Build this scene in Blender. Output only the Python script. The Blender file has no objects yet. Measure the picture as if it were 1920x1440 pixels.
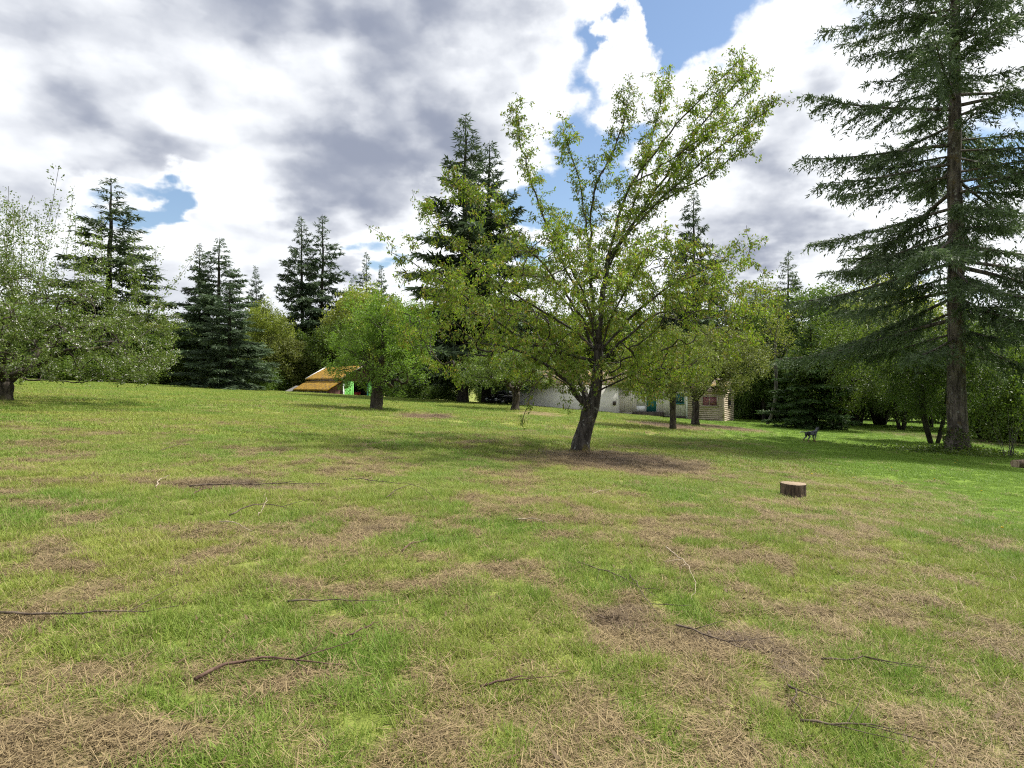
import bpy, math, random
import numpy as np
from mathutils import Vector, Matrix

random.seed(7)
RNG = np.random.default_rng(11)
R = math.radians
scene = bpy.context.scene
COL = scene.collection

# ------------------------------------------------------------------ camera
FPX, CX, CY, EYE = 1173.0, 960.0, 720.0, 1.6      # focal length in photo pixels, centre, eye height
cam_data = bpy.data.cameras.new('camera')
cam_data.sensor_width = 36.0
cam_data.lens = 36.0 * FPX / 1920.0
cam_data.clip_start = 0.05
cam_data.clip_end = 6000
cam = bpy.data.objects.new('camera', cam_data)
COL.objects.link(cam)
cam.location = (0, 0, EYE)
cam.rotation_euler = (R(90), 0, 0)
scene.camera = cam

# ------------------------------------------------------------------ render look
scene.render.engine = 'CYCLES'
scene.view_settings.view_transform = 'Standard'
scene.view_settings.look = 'None'
scene.view_settings.gamma = 1.0
scene.view_settings.use_curve_mapping = False
scene.view_settings.exposure = 1.36
scene.cycles.max_bounces = 4
scene.cycles.diffuse_bounces = 2
scene.cycles.glossy_bounces = 2
scene.cycles.transmission_bounces = 2
scene.cycles.transparent_max_bounces = 4
scene.cycles.use_denoising = False          # the fine grain keeps grass and leaves crisp
scene.cycles.sample_clamp_indirect = 6.0
scene.cycles.use_adaptive_sampling = True
scene.cycles.adaptive_threshold = 0.012
scene.cycles.use_light_tree = False
scene.cycles.filter_width = 1.15

SUN_AZ, SUN_EL = 66.0, 58.0          # azimuth measured clockwise from +Y (view direction), elevation
sd = Vector((math.sin(R(SUN_AZ)) * math.cos(R(SUN_EL)), math.cos(R(SUN_AZ)) * math.cos(R(SUN_EL)), math.sin(R(SUN_EL))))
sun_l = bpy.data.lights.new('sun', 'SUN')
sun_l.energy = 3.2
sun_l.angle = R(4.0)
sun_l.color = (1.0, 0.955, 0.88)
sun = bpy.data.objects.new('sun', sun_l)
sun.rotation_euler = sd.to_track_quat('Z', 'Y').to_euler()
sun.location = (20, 10, 60)
COL.objects.link(sun)

# ------------------------------------------------------------------ node helper
class NT:
    """tiny wrapper that makes node trees short to write"""
    def __init__(s, tree):
        s.t = tree; s.n = tree.nodes; s.l = tree.links
    def put(s, node, i, v):
        sock = node.inputs[i]
        if isinstance(v, bpy.types.NodeSocket):
            s.l.new(v, sock)
        else:
            if sock.type == 'RGBA' and hasattr(v, '__len__') and len(v) == 3:
                v = (*v, 1.0)
            sock.default_value = v
    def add(s, typ, ins=None, **props):
        nd = s.n.new(typ)
        for k, v in props.items():
            setattr(nd, k, v)
        for k, v in (ins or {}).items():
            s.put(nd, k, v)
        return nd
    def math(s, op, a, b=0.0, clamp=False):
        nd = s.add('ShaderNodeMath', {0: a, 1: b}, operation=op); nd.use_clamp = clamp
        return nd.outputs[0]
    def vmath(s, op, a, b=(0, 0, 0), scale=None):
        nd = s.add('ShaderNodeVectorMath', {0: a, 1: b}, operation=op)
        if scale is not None: s.put(nd, 'Scale', scale)
        return nd.outputs['Value'] if op in ('LENGTH', 'DISTANCE', 'DOT_PRODUCT') else nd.outputs['Vector']
    def noise(s, vec, scale, detail=4, rough=0.55, color=False, dist=0.0):
        nd = s.add('ShaderNodeTexNoise', {'Vector': vec, 'Scale': scale, 'Detail': detail, 'Roughness': rough, 'Distortion': dist})
        return nd.outputs['Color' if color else 'Fac']
    def ramp(s, v, a, b, lo=0.0, hi=1.0, smooth=True):
        nd = s.add('ShaderNodeMapRange', {'Value': v, 'From Min': a, 'From Max': b, 'To Min': lo, 'To Max': hi},
                   interpolation_type='SMOOTHSTEP' if smooth else 'LINEAR')
        return nd.outputs['Result']
    def mix(s, f, a, b):
        nd = s.n.new('ShaderNodeMix'); nd.data_type = 'RGBA'
        s.put(nd, 0, f); s.put(nd, 6, a); s.put(nd, 7, b)
        return nd.outputs[2]

# ------------------------------------------------------------------ sky with broken cloud
def sky_dir(px, py):
    v = Vector(((px - CX) / FPX, 1.0, (CY - py) / FPX)); v.normalize(); return v

world = bpy.data.worlds.new('World')
scene.world = world
world.use_nodes = True
world.node_tree.nodes.clear()
w = NT(world.node_tree)
sky = w.add('ShaderNodeTexSky', sky_type='NISHITA', sun_disc=False, sun_elevation=R(SUN_EL), sun_rotation=R(SUN_AZ),
            air_density=1.15, dust_density=0.4, ozone_density=1.6)
tc = w.add('ShaderNodeTexCoord').outputs['Generated']
sp = w.add('ShaderNodeSeparateXYZ', {0: tc})
zz = w.math('MAXIMUM', sp.outputs['Z'], 0.0)
zd = w.math('ADD', zz, 0.16)
P = w.add('ShaderNodeCombineXYZ', {0: w.math('DIVIDE', sp.outputs['X'], zd), 1: w.math('DIVIDE', sp.outputs['Y'], zd), 2: 3.7}).outputs[0]
wc = w.noise(P, 2.1, 4, 0.55, color=True)
wv = w.vmath('SCALE', w.vmath('SUBTRACT', wc, (0.5, 0.5, 0.5)), scale=0.30)
wc2 = w.noise(tc, 16.0, 5, 0.6, color=True)
wv2 = w.vmath('SCALE', w.vmath('SUBTRACT', wc2, (0.5, 0.5, 0.5)), scale=0.085)
dw = w.vmath('ADD', w.vmath('ADD', tc, wv), wv2)
def blobs(items):
    tot = None
    for px, py, r, amt in items:
        c = sky_dir(px, py)
        dist = w.vmath('DISTANCE', dw, tuple(c))
        v = w.ramp(dist, r * 0.2, r * 1.55, amt, 0.0)
        tot = v if tot is None else w.math('ADD', tot, v)
    return tot
holes = blobs([(1120, 60, .13, .46), (1240, 115, .13, .44), (1335, 25, .14, .48), (1050, 330, .09, .44), (1010, 400, .06, .38), (350, 362, .06, .42),
               (270, 378, .05, .38), (150, 385, .05, .35), (565, 292, .03, .3), (1600, 60, .07, .30), (1800, 300, .07, .2), (730, 505, .05, .3)])
puffs = blobs([(1165, 78, .045, .85), (1190, 150, .06, .85), (1095, 12, .045, .8), (1300, 30, .035, .7), (1190, 5, .035, .7), (1330, 150, .06, .6), (1000, 120, .12, .25), (1450, 230, .22, .25), (640, 120, .4, .25),
               (150, 150, .4, .2), (450, 400, .2, .2), (1500, 60, .08, .2)])
darks = blobs([(640, 60, .20, .55), (830, 140, .13, .48), (120, 262, .13, .42), (300, 275, .07, .35), (660, 395, .09, .5), (540, 350, .06, .3),
               (1400, 385, .12, .55), (1480, 440, .08, .35), (1470, 290, .09, .30), (1560, 150, .07, .28), (980, 90, .06, .25)])
n1 = w.noise(P, 1.15, 6, 0.56)
tq = w.vmath('MULTIPLY', tc, (1.0, 1.0, 1.7))
tw = w.vmath('ADD', tq, w.vmath('SCALE', w.vmath('SUBTRACT', w.noise(tq, 5.0, 5, 0.6, color=True), (0.5, 0.5, 0.5)), scale=0.16))
n3 = w.noise(tq, 7.5, 6, 0.6)
def billow(vec):                                     # heaped, cauliflower-like relief
    nd = w.add('ShaderNodeTexVoronoi', {'Vector': vec, 'Scale': 5.2, 'Detail': 2.0, 'Roughness': 0.5}, feature='F1', normalize=True)
    return w.math('SUBTRACT', 1.0, nd.outputs['Distance'])
b1 = billow(tw)
b2 = billow(w.vmath('ADD', tw, (0.025, 0.0, 0.055)))  # the same heaps a little towards the light
D = w.math('SUBTRACT', w.math('ADD', n1, puffs), holes)
D = w.math('ADD', D, w.math('MULTIPLY', w.math('SUBTRACT', n3, 0.5), 0.30))
D = w.math('ADD', D, w.math('MULTIPLY', w.math('SUBTRACT', b1, 0.68), 0.36))
D = w.math('ADD', D, w.math('MULTIPLY', w.math('SUBTRACT', w.noise(tq, 24.0, 4, 0.65), 0.5), 0.20))
D = w.math('ADD', D, 0.05)
alpha = w.ramp(D, 0.36, 0.58)
n5 = w.noise(tq, 2.9, 4, 0.55)
thick = w.math('ADD', darks, w.ramp(n5, 0.36, 0.68, -0.15, 0.50))
thick = w.math('ADD', thick, w.math('MULTIPLY', w.math('SUBTRACT', b2, b1), 2.2))
thick = w.math('ADD', thick, w.math('MULTIPLY', w.math('SUBTRACT', n3, 0.5), 0.35))
thick = w.math('MULTIPLY', thick, w.ramp(D, 0.42, 0.80))
shade = w.ramp(thick, -0.05, 1.25)
cloud = w.mix(shade, (4.5, 4.6, 4.72), (1.32, 1.47, 1.88))
skyc = w.mix(alpha, w.vmath('SCALE', sky.outputs[0], scale=0.58), cloud)
bg = w.add('ShaderNodeBackground', {'Color': skyc, 'Strength': 0.1})
wo = w.add('ShaderNodeOutputWorld', {'Surface': bg.outputs[0]})

# ------------------------------------------------------------------ numpy helpers
def sstep(a, b, x):
    t = np.clip((np.asarray(x, float) - a) / (b - a), 0, 1)
    return t * t * (3 - 2 * t)

def vnoise(x, y, seed=0):
    x = np.asarray(x, float); y = np.asarray(y, float)
    xi = np.floor(x).astype(np.int64); yi = np.floor(y).astype(np.int64)
    fx = x - xi; fy = y - yi
    fx = fx * fx * (3 - 2 * fx); fy = fy * fy * (3 - 2 * fy)
    def h(a, b):
        n = (a * 374761393 + b * 668265263 + seed * 974634777) & 0xffffffff
        n = ((n ^ (n >> 13)) * 1274126177) & 0xffffffff
        n = n ^ (n >> 16)
        return (n & 0xffff) / 65535.0
    return (h(xi, yi) * (1 - fx) + h(xi + 1, yi) * fx) * (1 - fy) + (h(xi, yi + 1) * (1 - fx) + h(xi + 1, yi + 1) * fx) * fy

def fbm(x, y, seed=0, octv=4):
    t = 0; a = 0.5; s = 0
    for o in range(octv):
        t = t + a * vnoise(np.asarray(x) * 2 ** o + 17.3 * o, np.asarray(y) * 2 ** o - 9.1 * o, seed + o); s += a; a *= 0.5
    return t / s

def terrain(x, y):
    """the field: rises to the left, falls to the right and away, with a crest in front of the barn"""
    x = np.asarray(x, float); y = np.asarray(y, float)
    xs = np.where(x < 0, 90 * np.tanh(x / 90), 45 * np.tanh(x / 45))
    ys = 120 * np.tanh(y / 120)
    z = -0.058 * xs - (0.008 + 0.0045 * sstep(0, 20, x)) * ys
    sp_ = 3 * np.log1p(np.exp(np.clip((y - 66) / 3, -30, 30)))
    z = z - np.minimum(0.06 * sp_, 2.5) * sstep(12, -4, x)
    near = sstep(60, 10, np.hypot(x, y))
    z = z + (fbm(x / 5, y / 5, 3, 2) - 0.5) * 0.16 * near + (fbm(x / 0.9, y / 0.9, 5, 3) - 0.5) * 0.09 * near
    z0 = 0.0
    return z - z0

def gz(x, y):
    return float(terrain(x, y))

def ray_ground(px, py):
    """where the ground lies along a photo pixel"""
    sx = (px - CX) / FPX; sz = (CY - py) / FPX
    t = np.linspace(1.5, 160, 8000)
    d = EYE + sz * t - terrain(sx * t, t)
    i = int(np.argmax(d < 0))
    return float(sx * t[i]), float(t[i])

def at(px, py, Y):
    return np.array([(px - CX) / FPX * Y, Y, EYE + (CY - py) / FPX * Y])

def make_mesh(name, verts, faces, smooth=False, attrs=None):
    """faces: list of (n,k) int arrays"""
    verts = np.ascontiguousarray(verts, dtype=np.float32).reshape(-1, 3)
    me = bpy.data.meshes.new(name)
    faces = [np.asarray(f, dtype=np.int32) for f in faces if len(f)]
    loops = np.concatenate([f.ravel() for f in faces])
    sizes = np.concatenate([np.full(len(f), f.shape[1], np.int32) for f in faces])
    starts = np.concatenate([[0], np.cumsum(sizes)[:-1]]).astype(np.int32)
    me.vertices.add(len(verts)); me.vertices.foreach_set('co', verts.ravel())
    me.loops.add(len(loops)); me.loops.foreach_set('vertex_index', loops)
    me.polygons.add(len(sizes)); me.polygons.foreach_set('loop_start', starts)
    me.update(calc_edges=True)
    if smooth:
        me.polygons.foreach_set('use_smooth', np.ones(len(sizes), bool))
    for k, a in (attrs or {}).items():
        at_ = me.attributes.new(k, 'FLOAT', 'POINT'); at_.data.foreach_set('value', np.asarray(a, np.float32))
    me.validate()
    return me

def tag(o, label=None, cat=None, group=None, kind=None):
    if label: o['label'] = label
    if cat: o['category'] = cat
    if group: o['group'] = group
    if kind: o['kind'] = kind
    return o

def link(name, me, mat=None, parent=None, loc=None):
    o = bpy.data.objects.new(name, me)
    COL.objects.link(o)
    if mat is not None and me is not None and not me.materials: me.materials.append(mat)
    if parent is not None: o.parent = parent
    if loc is not None: o.location = loc
    return o

def link_om(name, me, mat, parent):
    """link with the material on the object, so that one mesh can serve trees of different colour"""
    if not me.materials: me.materials.append(None)
    o = link(name, me, None, parent)
    o.material_slots[0].link = 'OBJECT'; o.material_slots[0].material = mat
    return o

def thing(name, label, cat, loc=(0, 0, 0), rotz=0.0, group=None):
    o = link(name, None); o.location = loc; o.rotation_euler = (0, 0, rotz); o.empty_display_size = 0.3
    return tag(o, label, cat, group)

def copy_tree(src, name, label, loc, rotz, scale, group=None, cat=None):
    c = src.copy(); COL.objects.link(c); c.name = name
    c.location = loc; c.rotation_euler = (0, 0, rotz); c.scale = scale
    if 'group' in c.keys() and not group: del c['group']
    tag(c, label, cat, group)
    for ch in list(src.children):
        k = ch.copy(); COL.objects.link(k); k.parent = c
        for g in list(ch.children):
            q = g.copy(); COL.objects.link(q); q.parent = k
    return c

class Geo:
    """collects tubes, boxes and free faces for one mesh"""
    def __init__(s): s.v = []; s.f3 = []; s.f4 = []; s.n = 0
    def raw(s, v, quads=(), tris=()):
        v = np.asarray(v, float).reshape(-1, 3)
        if len(quads): s.f4.append(np.asarray(quads, int).reshape(-1, 4) + s.n)
        if len(tris): s.f3.append(np.asarray(tris, int).reshape(-1, 3) + s.n)
        s.v.append(v); s.n += len(v)
    def box(s, c, half, rot=0.0, M=None):
        v = np.array([[x, y, z] for x in (-1, 1) for y in (-1, 1) for z in (-1, 1)], float) * half
        if M is not None: v = v @ np.asarray(M).T
        elif rot:
            ca, sa = math.cos(rot), math.sin(rot)
            v = v @ np.array([[ca, -sa, 0], [sa, ca, 0], [0, 0, 1]]).T
        s.raw(v + np.asarray(c), [(0, 1, 3, 2), (4, 6, 7, 5), (0, 4, 5, 1), (2, 3, 7, 6), (0, 2, 6, 4), (1, 5, 7, 3)])
    def tube(s, pts, rad, sides=6, cap=True, wob=0.0, rng=None):
        pts = np.asarray(pts, float); rad = np.asarray(rad, float); n = len(pts)
        t = np.gradient(pts, axis=0); t /= np.linalg.norm(t, axis=1)[:, None] + 1e-9
        ref = np.array([0.0, 0.0, 1.0]) if abs(t[:, 2]).mean() < 0.7 else np.array([0.0, 1.0, 0.0])
        u = np.cross(t, ref); u /= np.linalg.norm(u, axis=1)[:, None] + 1e-9
        vv = np.cross(t, u)
        a = np.arange(sides) * 2 * np.pi / sides
        rr = rad[:, None] * np.ones(sides)
        if wob and rng is not None: rr = rr * (1 + wob * (rng.random((n, sides)) - 0.5) * 2)
        ring = pts[:, None, :] + rr[:, :, None] * (np.cos(a)[None, :, None] * u[:, None, :] + np.sin(a)[None, :, None] * vv[:, None, :])
        i = np.arange(n - 1)[:, None] * sides; j = np.arange(sides)[None, :]; k = (j + 1) % sides
        q = np.stack([i + j, i + k, i + sides + k, i + sides + j], -1).reshape(-1, 4)
        v = ring.reshape(-1, 3)
        tris = []
        if cap:
            v = np.vstack([v, pts[-1:], pts[:1]]); e = n * sides
            tris = [((n - 1) * sides + b, (n - 1) * sides + (b + 1) % sides, e) for b in range(sides)] + [((b + 1) % sides, b, e + 1) for b in range(sides)]
        s.raw(v, q, tris)
    def mesh(s, name, smooth=True, attrs=None):
        f = []
        if s.f4: f.append(np.vstack(s.f4))
        if s.f3: f.append(np.vstack(s.f3))
        return make_mesh(name, np.vstack(s.v), f, smooth, attrs)
    def obj(s, name, mat, parent=None, smooth=False, loc=None):
        return link(name, s.mesh(name, smooth), mat, parent, loc)

def unit(v):
    v = np.asarray(v, float)
    return v / (np.linalg.norm(v, axis=-1, keepdims=True) + 1e-9)

def leaf_cards(P_, d, nrm, L, W, fold=0.25, rng=RNG):
    """one folded kite per leaf; returns verts, quads, per-vertex random"""
    N = len(P_)
    d = unit(d); s = unit(np.cross(d, nrm)); nn = np.cross(s, d)
    L = np.broadcast_to(L, N)[:, None]; W = np.broadcast_to(W, N)[:, None]
    base = P_; tip = P_ + d * L
    mid = P_ + d * L * 0.45
    a = mid + s * W * 0.5 + nn * W * fold; b = mid - s * W * 0.5 + nn * W * fold
    v = np.stack([base, a, tip, b], 1).reshape(-1, 3)
    q = np.arange(N * 4).reshape(N, 4)
    r = np.repeat(rng.random(N), 4)
    return v, q, r

# ------------------------------------------------------------------ materials
def mat_new(name):
    m = bpy.data.materials.new(name); m.use_nodes = True
    m.node_tree.nodes.clear()
    return m, NT(m.node_tree)

def finish(t, shader, disp=None):
    o = t.add('ShaderNodeOutputMaterial', {'Surface': shader})
    return o

def leaf_mat(name, c1, c2, c3=None, trans=0.38, rough=0.5, clump=0.35, spec=0.25):
    """two-sided leaf: colour varies by leaf and by clump"""
    m, t = mat_new(name)
    r = t.add('ShaderNodeAttribute', attribute_name='rnd').outputs['Fac']
    pos = t.add('ShaderNodeNewGeometry').outputs['Position']
    cl = t.ramp(t.noise(pos, clump * 2.2, 2), 0.3, 0.7)
    col = t.mix(r, c1, c2)
    if c3 is not None: col = t.mix(t.math('MULTIPLY', t.ramp(r, 0.72, 0.95), 0.9), col, c3)
    hsv = t.add('ShaderNodeHueSaturation', {'Color': col, 'Value': t.ramp(cl, 0, 1, 0.74, 1.26, False)})
    orn = t.add('ShaderNodeObjectInfo').outputs['Random']
    hs2 = t.add('ShaderNodeHueSaturation', {'Color': hsv.outputs[0], 'Hue': t.ramp(orn, 0, 1, .492, .512, False), 'Value': t.ramp(t.math('FRACT', t.math('MULTIPLY', orn, 7.3)), 0, 1, .85, 1.18, False)})
    col = hs2.outputs[0]
    p = t.add('ShaderNodeBsdfPrincipled', {'Base Color': col, 'Roughness': rough, 'Specular IOR Level': spec})
    tr = t.add('ShaderNodeBsdfTranslucent', {'Color': t.add('ShaderNodeHueSaturation', {'Color': col, 'Saturation': 1.15, 'Value': 1.25}).outputs[0]})
    mx = t.add('ShaderNodeMixShader', {0: trans, 1: p.outputs[0], 2: tr.outputs[0]})
    finish(t, mx.outputs[0])
    return m

def bark_mat(name, c1, c2, lichen=None, moss=None, scale=9.0, stretch=0.25, bump=0.6, moss_amt=0.5):
    m, t = mat_new(name)
    pos = t.add('ShaderNodeTexCoord').outputs['Object']
    ps = t.vmath('MULTIPLY', pos, (1, 1, stretch))
    n = t.noise(ps, scale, 6, 0.65)
    col = t.mix(t.ramp(n, 0.35, 0.68), c1, c2)
    if lichen is not None:
        l = t.ramp(t.noise(pos, scale * .8, 5, 0.65), 0.57, 0.68)
        col = t.mix(t.math('MULTIPLY', l, 0.75), col, lichen)
    if moss is not None:
        mo = t.ramp(t.noise(pos, 2.6, 4, 0.6), 0.62 - 0.2 * moss_amt, 0.72 - 0.1 * moss_amt)
        col = t.mix(t.math('MULTIPLY', mo, 0.85), col, moss)
    b = t.add('ShaderNodeBump', {'Strength': bump, 'Distance': 0.03, 'Height': n})
    p = t.add('ShaderNodeBsdfPrincipled', {'Base Color': col, 'Roughness': 0.9, 'Specular IOR Level': 0.2, 'Normal': b.outputs[0]})
    finish(t, p.outputs[0])
    return m

def rough_mat(name, c1, c2, scale=6.0, rough=0.8, bump=0.2, stretch=(1, 1, 1), c3=None, c3amt=(0.55, 0.7), metal=0.0, spec=0.3, coat=0.0):
    m, t = mat_new(name)
    pos = t.add('ShaderNodeTexCoord').outputs['Object']
    ps = t.vmath('MULTIPLY', pos, stretch)
    n = t.noise(ps, scale, 6, 0.6)
    col = t.mix(t.ramp(n, 0.32, 0.68), c1, c2)
    if c3 is not None:
        col = t.mix(t.ramp(t.noise(pos, scale * 0.45, 5, 0.65), *c3amt), col, c3)
    b = t.add('ShaderNodeBump', {'Strength': bump, 'Distance': 0.02, 'Height': n})
    p = t.add('ShaderNodeBsdfPrincipled', {'Base Color': col, 'Roughness': rough, 'Metallic': metal, 'Specular IOR Level': spec, 'Coat Weight': coat, 'Normal': b.outputs[0]})
    finish(t, p.outputs[0])
    return m

M = {}
M['bark_cherry'] = bark_mat('cherry_bark', (.018, .015, .013), (.07, .06, .052), lichen=(.24, .24, .22), moss=(.11, .09, .018), scale=11, moss_amt=.35)
M['bark_apple'] = bark_mat('apple_bark', (.02, .016, .012), (.075, .062, .048), lichen=(.15, .15, .12), moss=(.06, .06, .02), scale=9)
M['bark_fir'] = bark_mat('fir_bark', (.035, .028, .024), (.15, .125, .108), lichen=(.22, .215, .205), moss=(.09, .065, .025), scale=7, stretch=.22, bump=1.0, moss_amt=.3)
M['bark_dark'] = bark_mat('dark_bark', (.012, .011, .009), (.045, .038, .03), moss=(.03, .035, .012), scale=6)
M['bark_grey'] = bark_mat('grey_bark', (.05, .045, .04), (.13, .12, .105), lichen=(.2, .2, .18), scale=8)
M['leaf_cherry'] = leaf_mat('cherry_leaves', (.125, .185, .03), (.22, .27, .052), (.21, .155, .05), trans=.45)
M['leaf_apple'] = leaf_mat('apple_leaves', (.085, .145, .03), (.165, .22, .055), trans=.36)
M['leaf_apple_b'] = leaf_mat('bright_apple_leaves', (.11, .195, .03), (.195, .285, .06), trans=.42)
M['leaf_olive'] = leaf_mat('olive_leaves', (.10, .135, .03), (.19, .215, .065), trans=.38)
M['leaf_wood'] = leaf_mat('woodland_leaves', (.065, .115, .022), (.14, .19, .04), trans=.38, clump=.2)
M['leaf_pale'] = leaf_mat('pale_spring_leaves', (.16, .20, .035), (.26, .285, .07), trans=.44, clump=.2)
M['leaf_dark'] = leaf_mat('dark_understory_leaves', (.05, .09, .02), (.11, .155, .035), trans=.36, clump=.3)
M['needle'] = leaf_mat('fir_needles', (.062, .088, .042), (.115, .148, .070), trans=.22, rough=.55, clump=.3)
M['needle_far'] = leaf_mat('distant_fir_needles', (.055, .085, .045), (.10, .135, .070), trans=.22, rough=.55, clump=.12)
M['needle_green'] = leaf_mat('hemlock_needles', (.045, .082, .028), (.10, .145, .048), trans=.25, rough=.55, clump=.2)
M['petal'] = leaf_mat('apple_blossom', (.56, .53, .50), (.68, .66, .64), trans=.3)

# ------------------------------------------------------------------ ground cover masks (where the turf is dry, bare or lush)
# centre and half-size in the photo, laid out on the ground as metres
def spot(px, py, rx, ry):
    X, Y = ray_ground(px, py)
    return X, Y, max(0.12, rx * Y / FPX), max(0.12, ry * Y * Y / (FPX * 1.75))
DRY = [spot(*s[:4]) + (s[4],) for s in [
    (150, 1390, 330, 100, 1.0), (570, 1110, 115, 40, 1.0), (520, 1265, 170, 44, 1.0), (1370, 1215, 190, 62, .85), (1540, 1335, 220, 55, .85), (1400, 1425, 200, 34, .9),
    (950, 1078, 130, 28, .8), (90, 1032, 110, 26, .8), (705, 990, 55, 24, .8), (380, 905, 230, 18, .75), (1160, 864, 230, 30, 1.0), (1020, 1390, 60, 60, .8),
    (1310, 1040, 45, 18, .7), (1620, 990, 45, 14, .7), (380, 1000, 150, 20, .6), (60, 940, 90, 10, .5), (480, 865, 60, 8, .5), (1120, 925, 70, 14, .6), (1400, 985, 120, 18, .5),
    (1650, 1085, 50, 20, .6), (20, 1270, 60, 30, .8), (250, 1095, 90, 16, .6), (1190, 1160, 110, 30, .8), (760, 955, 120, 10, .35), (980, 1290, 90, 24, .6),
    (800, 780, 70, 9, 1.0), (1250, 798, 90, 9, 1.0), (1360, 802, 70, 8, .9), (1010, 775, 70, 7, .9), (1700, 975, 60, 8, .5), (1560, 955, 80, 10, .4)]]
BARE = [spot(*s[:4]) + (s[4],) for s in [
    (1170, 864, 215, 26, 1.0), (800, 781, 70, 8, 1.0), (1255, 798, 80, 6, 1.0), (1360, 801, 60, 6, .9), (1750, 818, 110, 14, 1.0), (1190, 1165, 100, 32, 1.0), (1400, 1215, 140, 48, .95),  # spot beside the great fir: bare ground, its dark colour also paints in shade
    (450, 912, 170, 14, .9), (185, 892, 26, 7, .8), (930, 1075, 80, 16, .6), (710, 992, 34, 14, .7), (540, 1255, 110, 22, .75), (120, 1400, 170, 40, .6), (560, 1115, 70, 16, .5), (1000, 1400, 40, 30, .5), (90, 1035, 70, 12, .5), (1270, 1105, 60, 16, .5), (1400, 775, 40, 8, .9)]]

def spots_sum(lst, x, y):
    t = np.zeros(np.shape(x))
    for cx, cy, rx, ry, a in lst:
        d = np.hypot((x - cx) / rx, (y - cy) / ry)
        t = np.maximum(t, a * (1 - sstep(0.30, 1.15, d)))
    return t

def cover(x, y):
    x = np.asarray(x, float); y = np.asarray(y, float)
    wx = (fbm(x / 0.45, y / 0.45, 21, 4) - .5) * .85; wy = (fbm(x / 0.45, y / 0.45, 41, 4) - .5) * 1.05
    d = spots_sum(DRY, x + wx, y + wy)
    b = spots_sum(BARE, x + wx, y + wy)
    n = fbm(x / 1.7, y / 2.2, 61, 4); n2 = fbm(x / 0.33, y / 0.4, 71, 3)
    shade_side = sstep(5.5, 9.5, x - 0.12 * (y - 10))           # the greener lawn beside the firs
    gen = sstep(.495, .65, n * .52 + n2 * .48) * .72
    far = sstep(14, 34, np.hypot(x, y))
    gen = gen * (1 - .45 * far)
    dry = np.clip(np.maximum(d, gen * (1 - .92 * shade_side)) + (n2 - .5) * .35 * (1 - shade_side), 0, 1)
    lush = np.clip(sstep(.46, .68, fbm(x / .6, y / .7, 91, 3)), 0, 1) * (1 - dry)
    return dry, np.clip(b + (n2 - .5) * .3 * (b > .05), 0, 1), lush, shade_side

def ground_material():
    m, t = mat_new('field_turf')
    A = lambda n: t.add('ShaderNodeAttribute', attribute_name=n).outputs['Fac']
    pos = t.add('ShaderNodeNewGeometry').outputs['Position']
    fine = t.noise(pos, 34.0, 6, 0.7)
    midn = t.noise(pos, 2.3, 5, 0.6)
    bign = t.noise(t.vmath('MULTIPLY', pos, (0.25, 0.6, 1)), 0.55, 4, 0.6)
    green = t.mix(t.ramp(midn, .3, .7), (.13, .185, .03), (.23, .265, .06))
    green = t.mix(t.math('MULTIPLY', t.ramp(bign, .42, .62), .55), green, (.30, .30, .085))
    lawn = t.mix(t.ramp(midn, .3, .7), (.12, .205, .025), (.18, .265, .044))
    green = t.mix(A('lawn'), green, lawn)
    straw = t.mix(t.ramp(fine, .3, .7), (.10, .072, .038), (.27, .21, .11))
    bare = t.mix(t.ramp(fine, .3, .7), (.045, .029, .02), (.165, .112, .076))
    col = t.mix(A('dry'), green, straw)
    col = t.mix(t.math('MULTIPLY', A('bare'), .85), col, bare)
    col = t.add('ShaderNodeHueSaturation', {'Color': col, 'Value': t.ramp(fine, .25, .75, .42, 1.38, False)}).outputs[0]
    b = t.add('ShaderNodeBump', {'Strength': .8, 'Distance': .04, 'Height': t.math('ADD', fine, t.noise(pos, 9.0, 5, .6))})
    p = t.add('ShaderNodeBsdfPrincipled', {'Base Color': col, 'Roughness': .95, 'Specular IOR Level': .1, 'Normal': b.outputs[0]})
    finish(t, p.outputs[0])
    return m

def axis(inner, step, outer, grow):
    a = [0.0]; s = step
    while a[-1] < outer:
        if a[-1] > inner: s *= grow
        a.append(a[-1] + s)
    return np.array(a)
xp = axis(6, .11, 2200, 1.06); gxs = np.concatenate([-xp[:0:-1], xp])
yp = axis(13, .11, 2600, 1.05); yn = axis(1, .2, 400, 1.25); gys = np.concatenate([-yn[:0:-1], yp])
GX, GY = np.meshgrid(gxs, gys)
GZ = terrain(GX, GY)
dry, bare, lush, lawn = cover(GX, GY)
GZ = GZ + (fbm(GX / .12, GY / .12, 8, 2) - .5) * .035 * sstep(30, 6, np.hypot(GX, GY))
nx, ny = len(gxs), len(gys)
ii, jj = np.meshgrid(np.arange(nx - 1), np.arange(ny - 1)); b0 = jj * nx + ii
quads = np.stack([b0, b0 + 1, b0 + nx + 1, b0 + nx], -1).reshape(-1, 4)
me = make_mesh('ground', np.stack([GX, GY, GZ], -1), [quads], True, {'dry': dry.ravel(), 'bare': bare.ravel(), 'lawn': lawn.ravel()})
ground = link('ground', me, ground_material())
tag(ground, 'sloping mown field of green and straw-coloured grass', 'ground', kind='structure')

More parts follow.
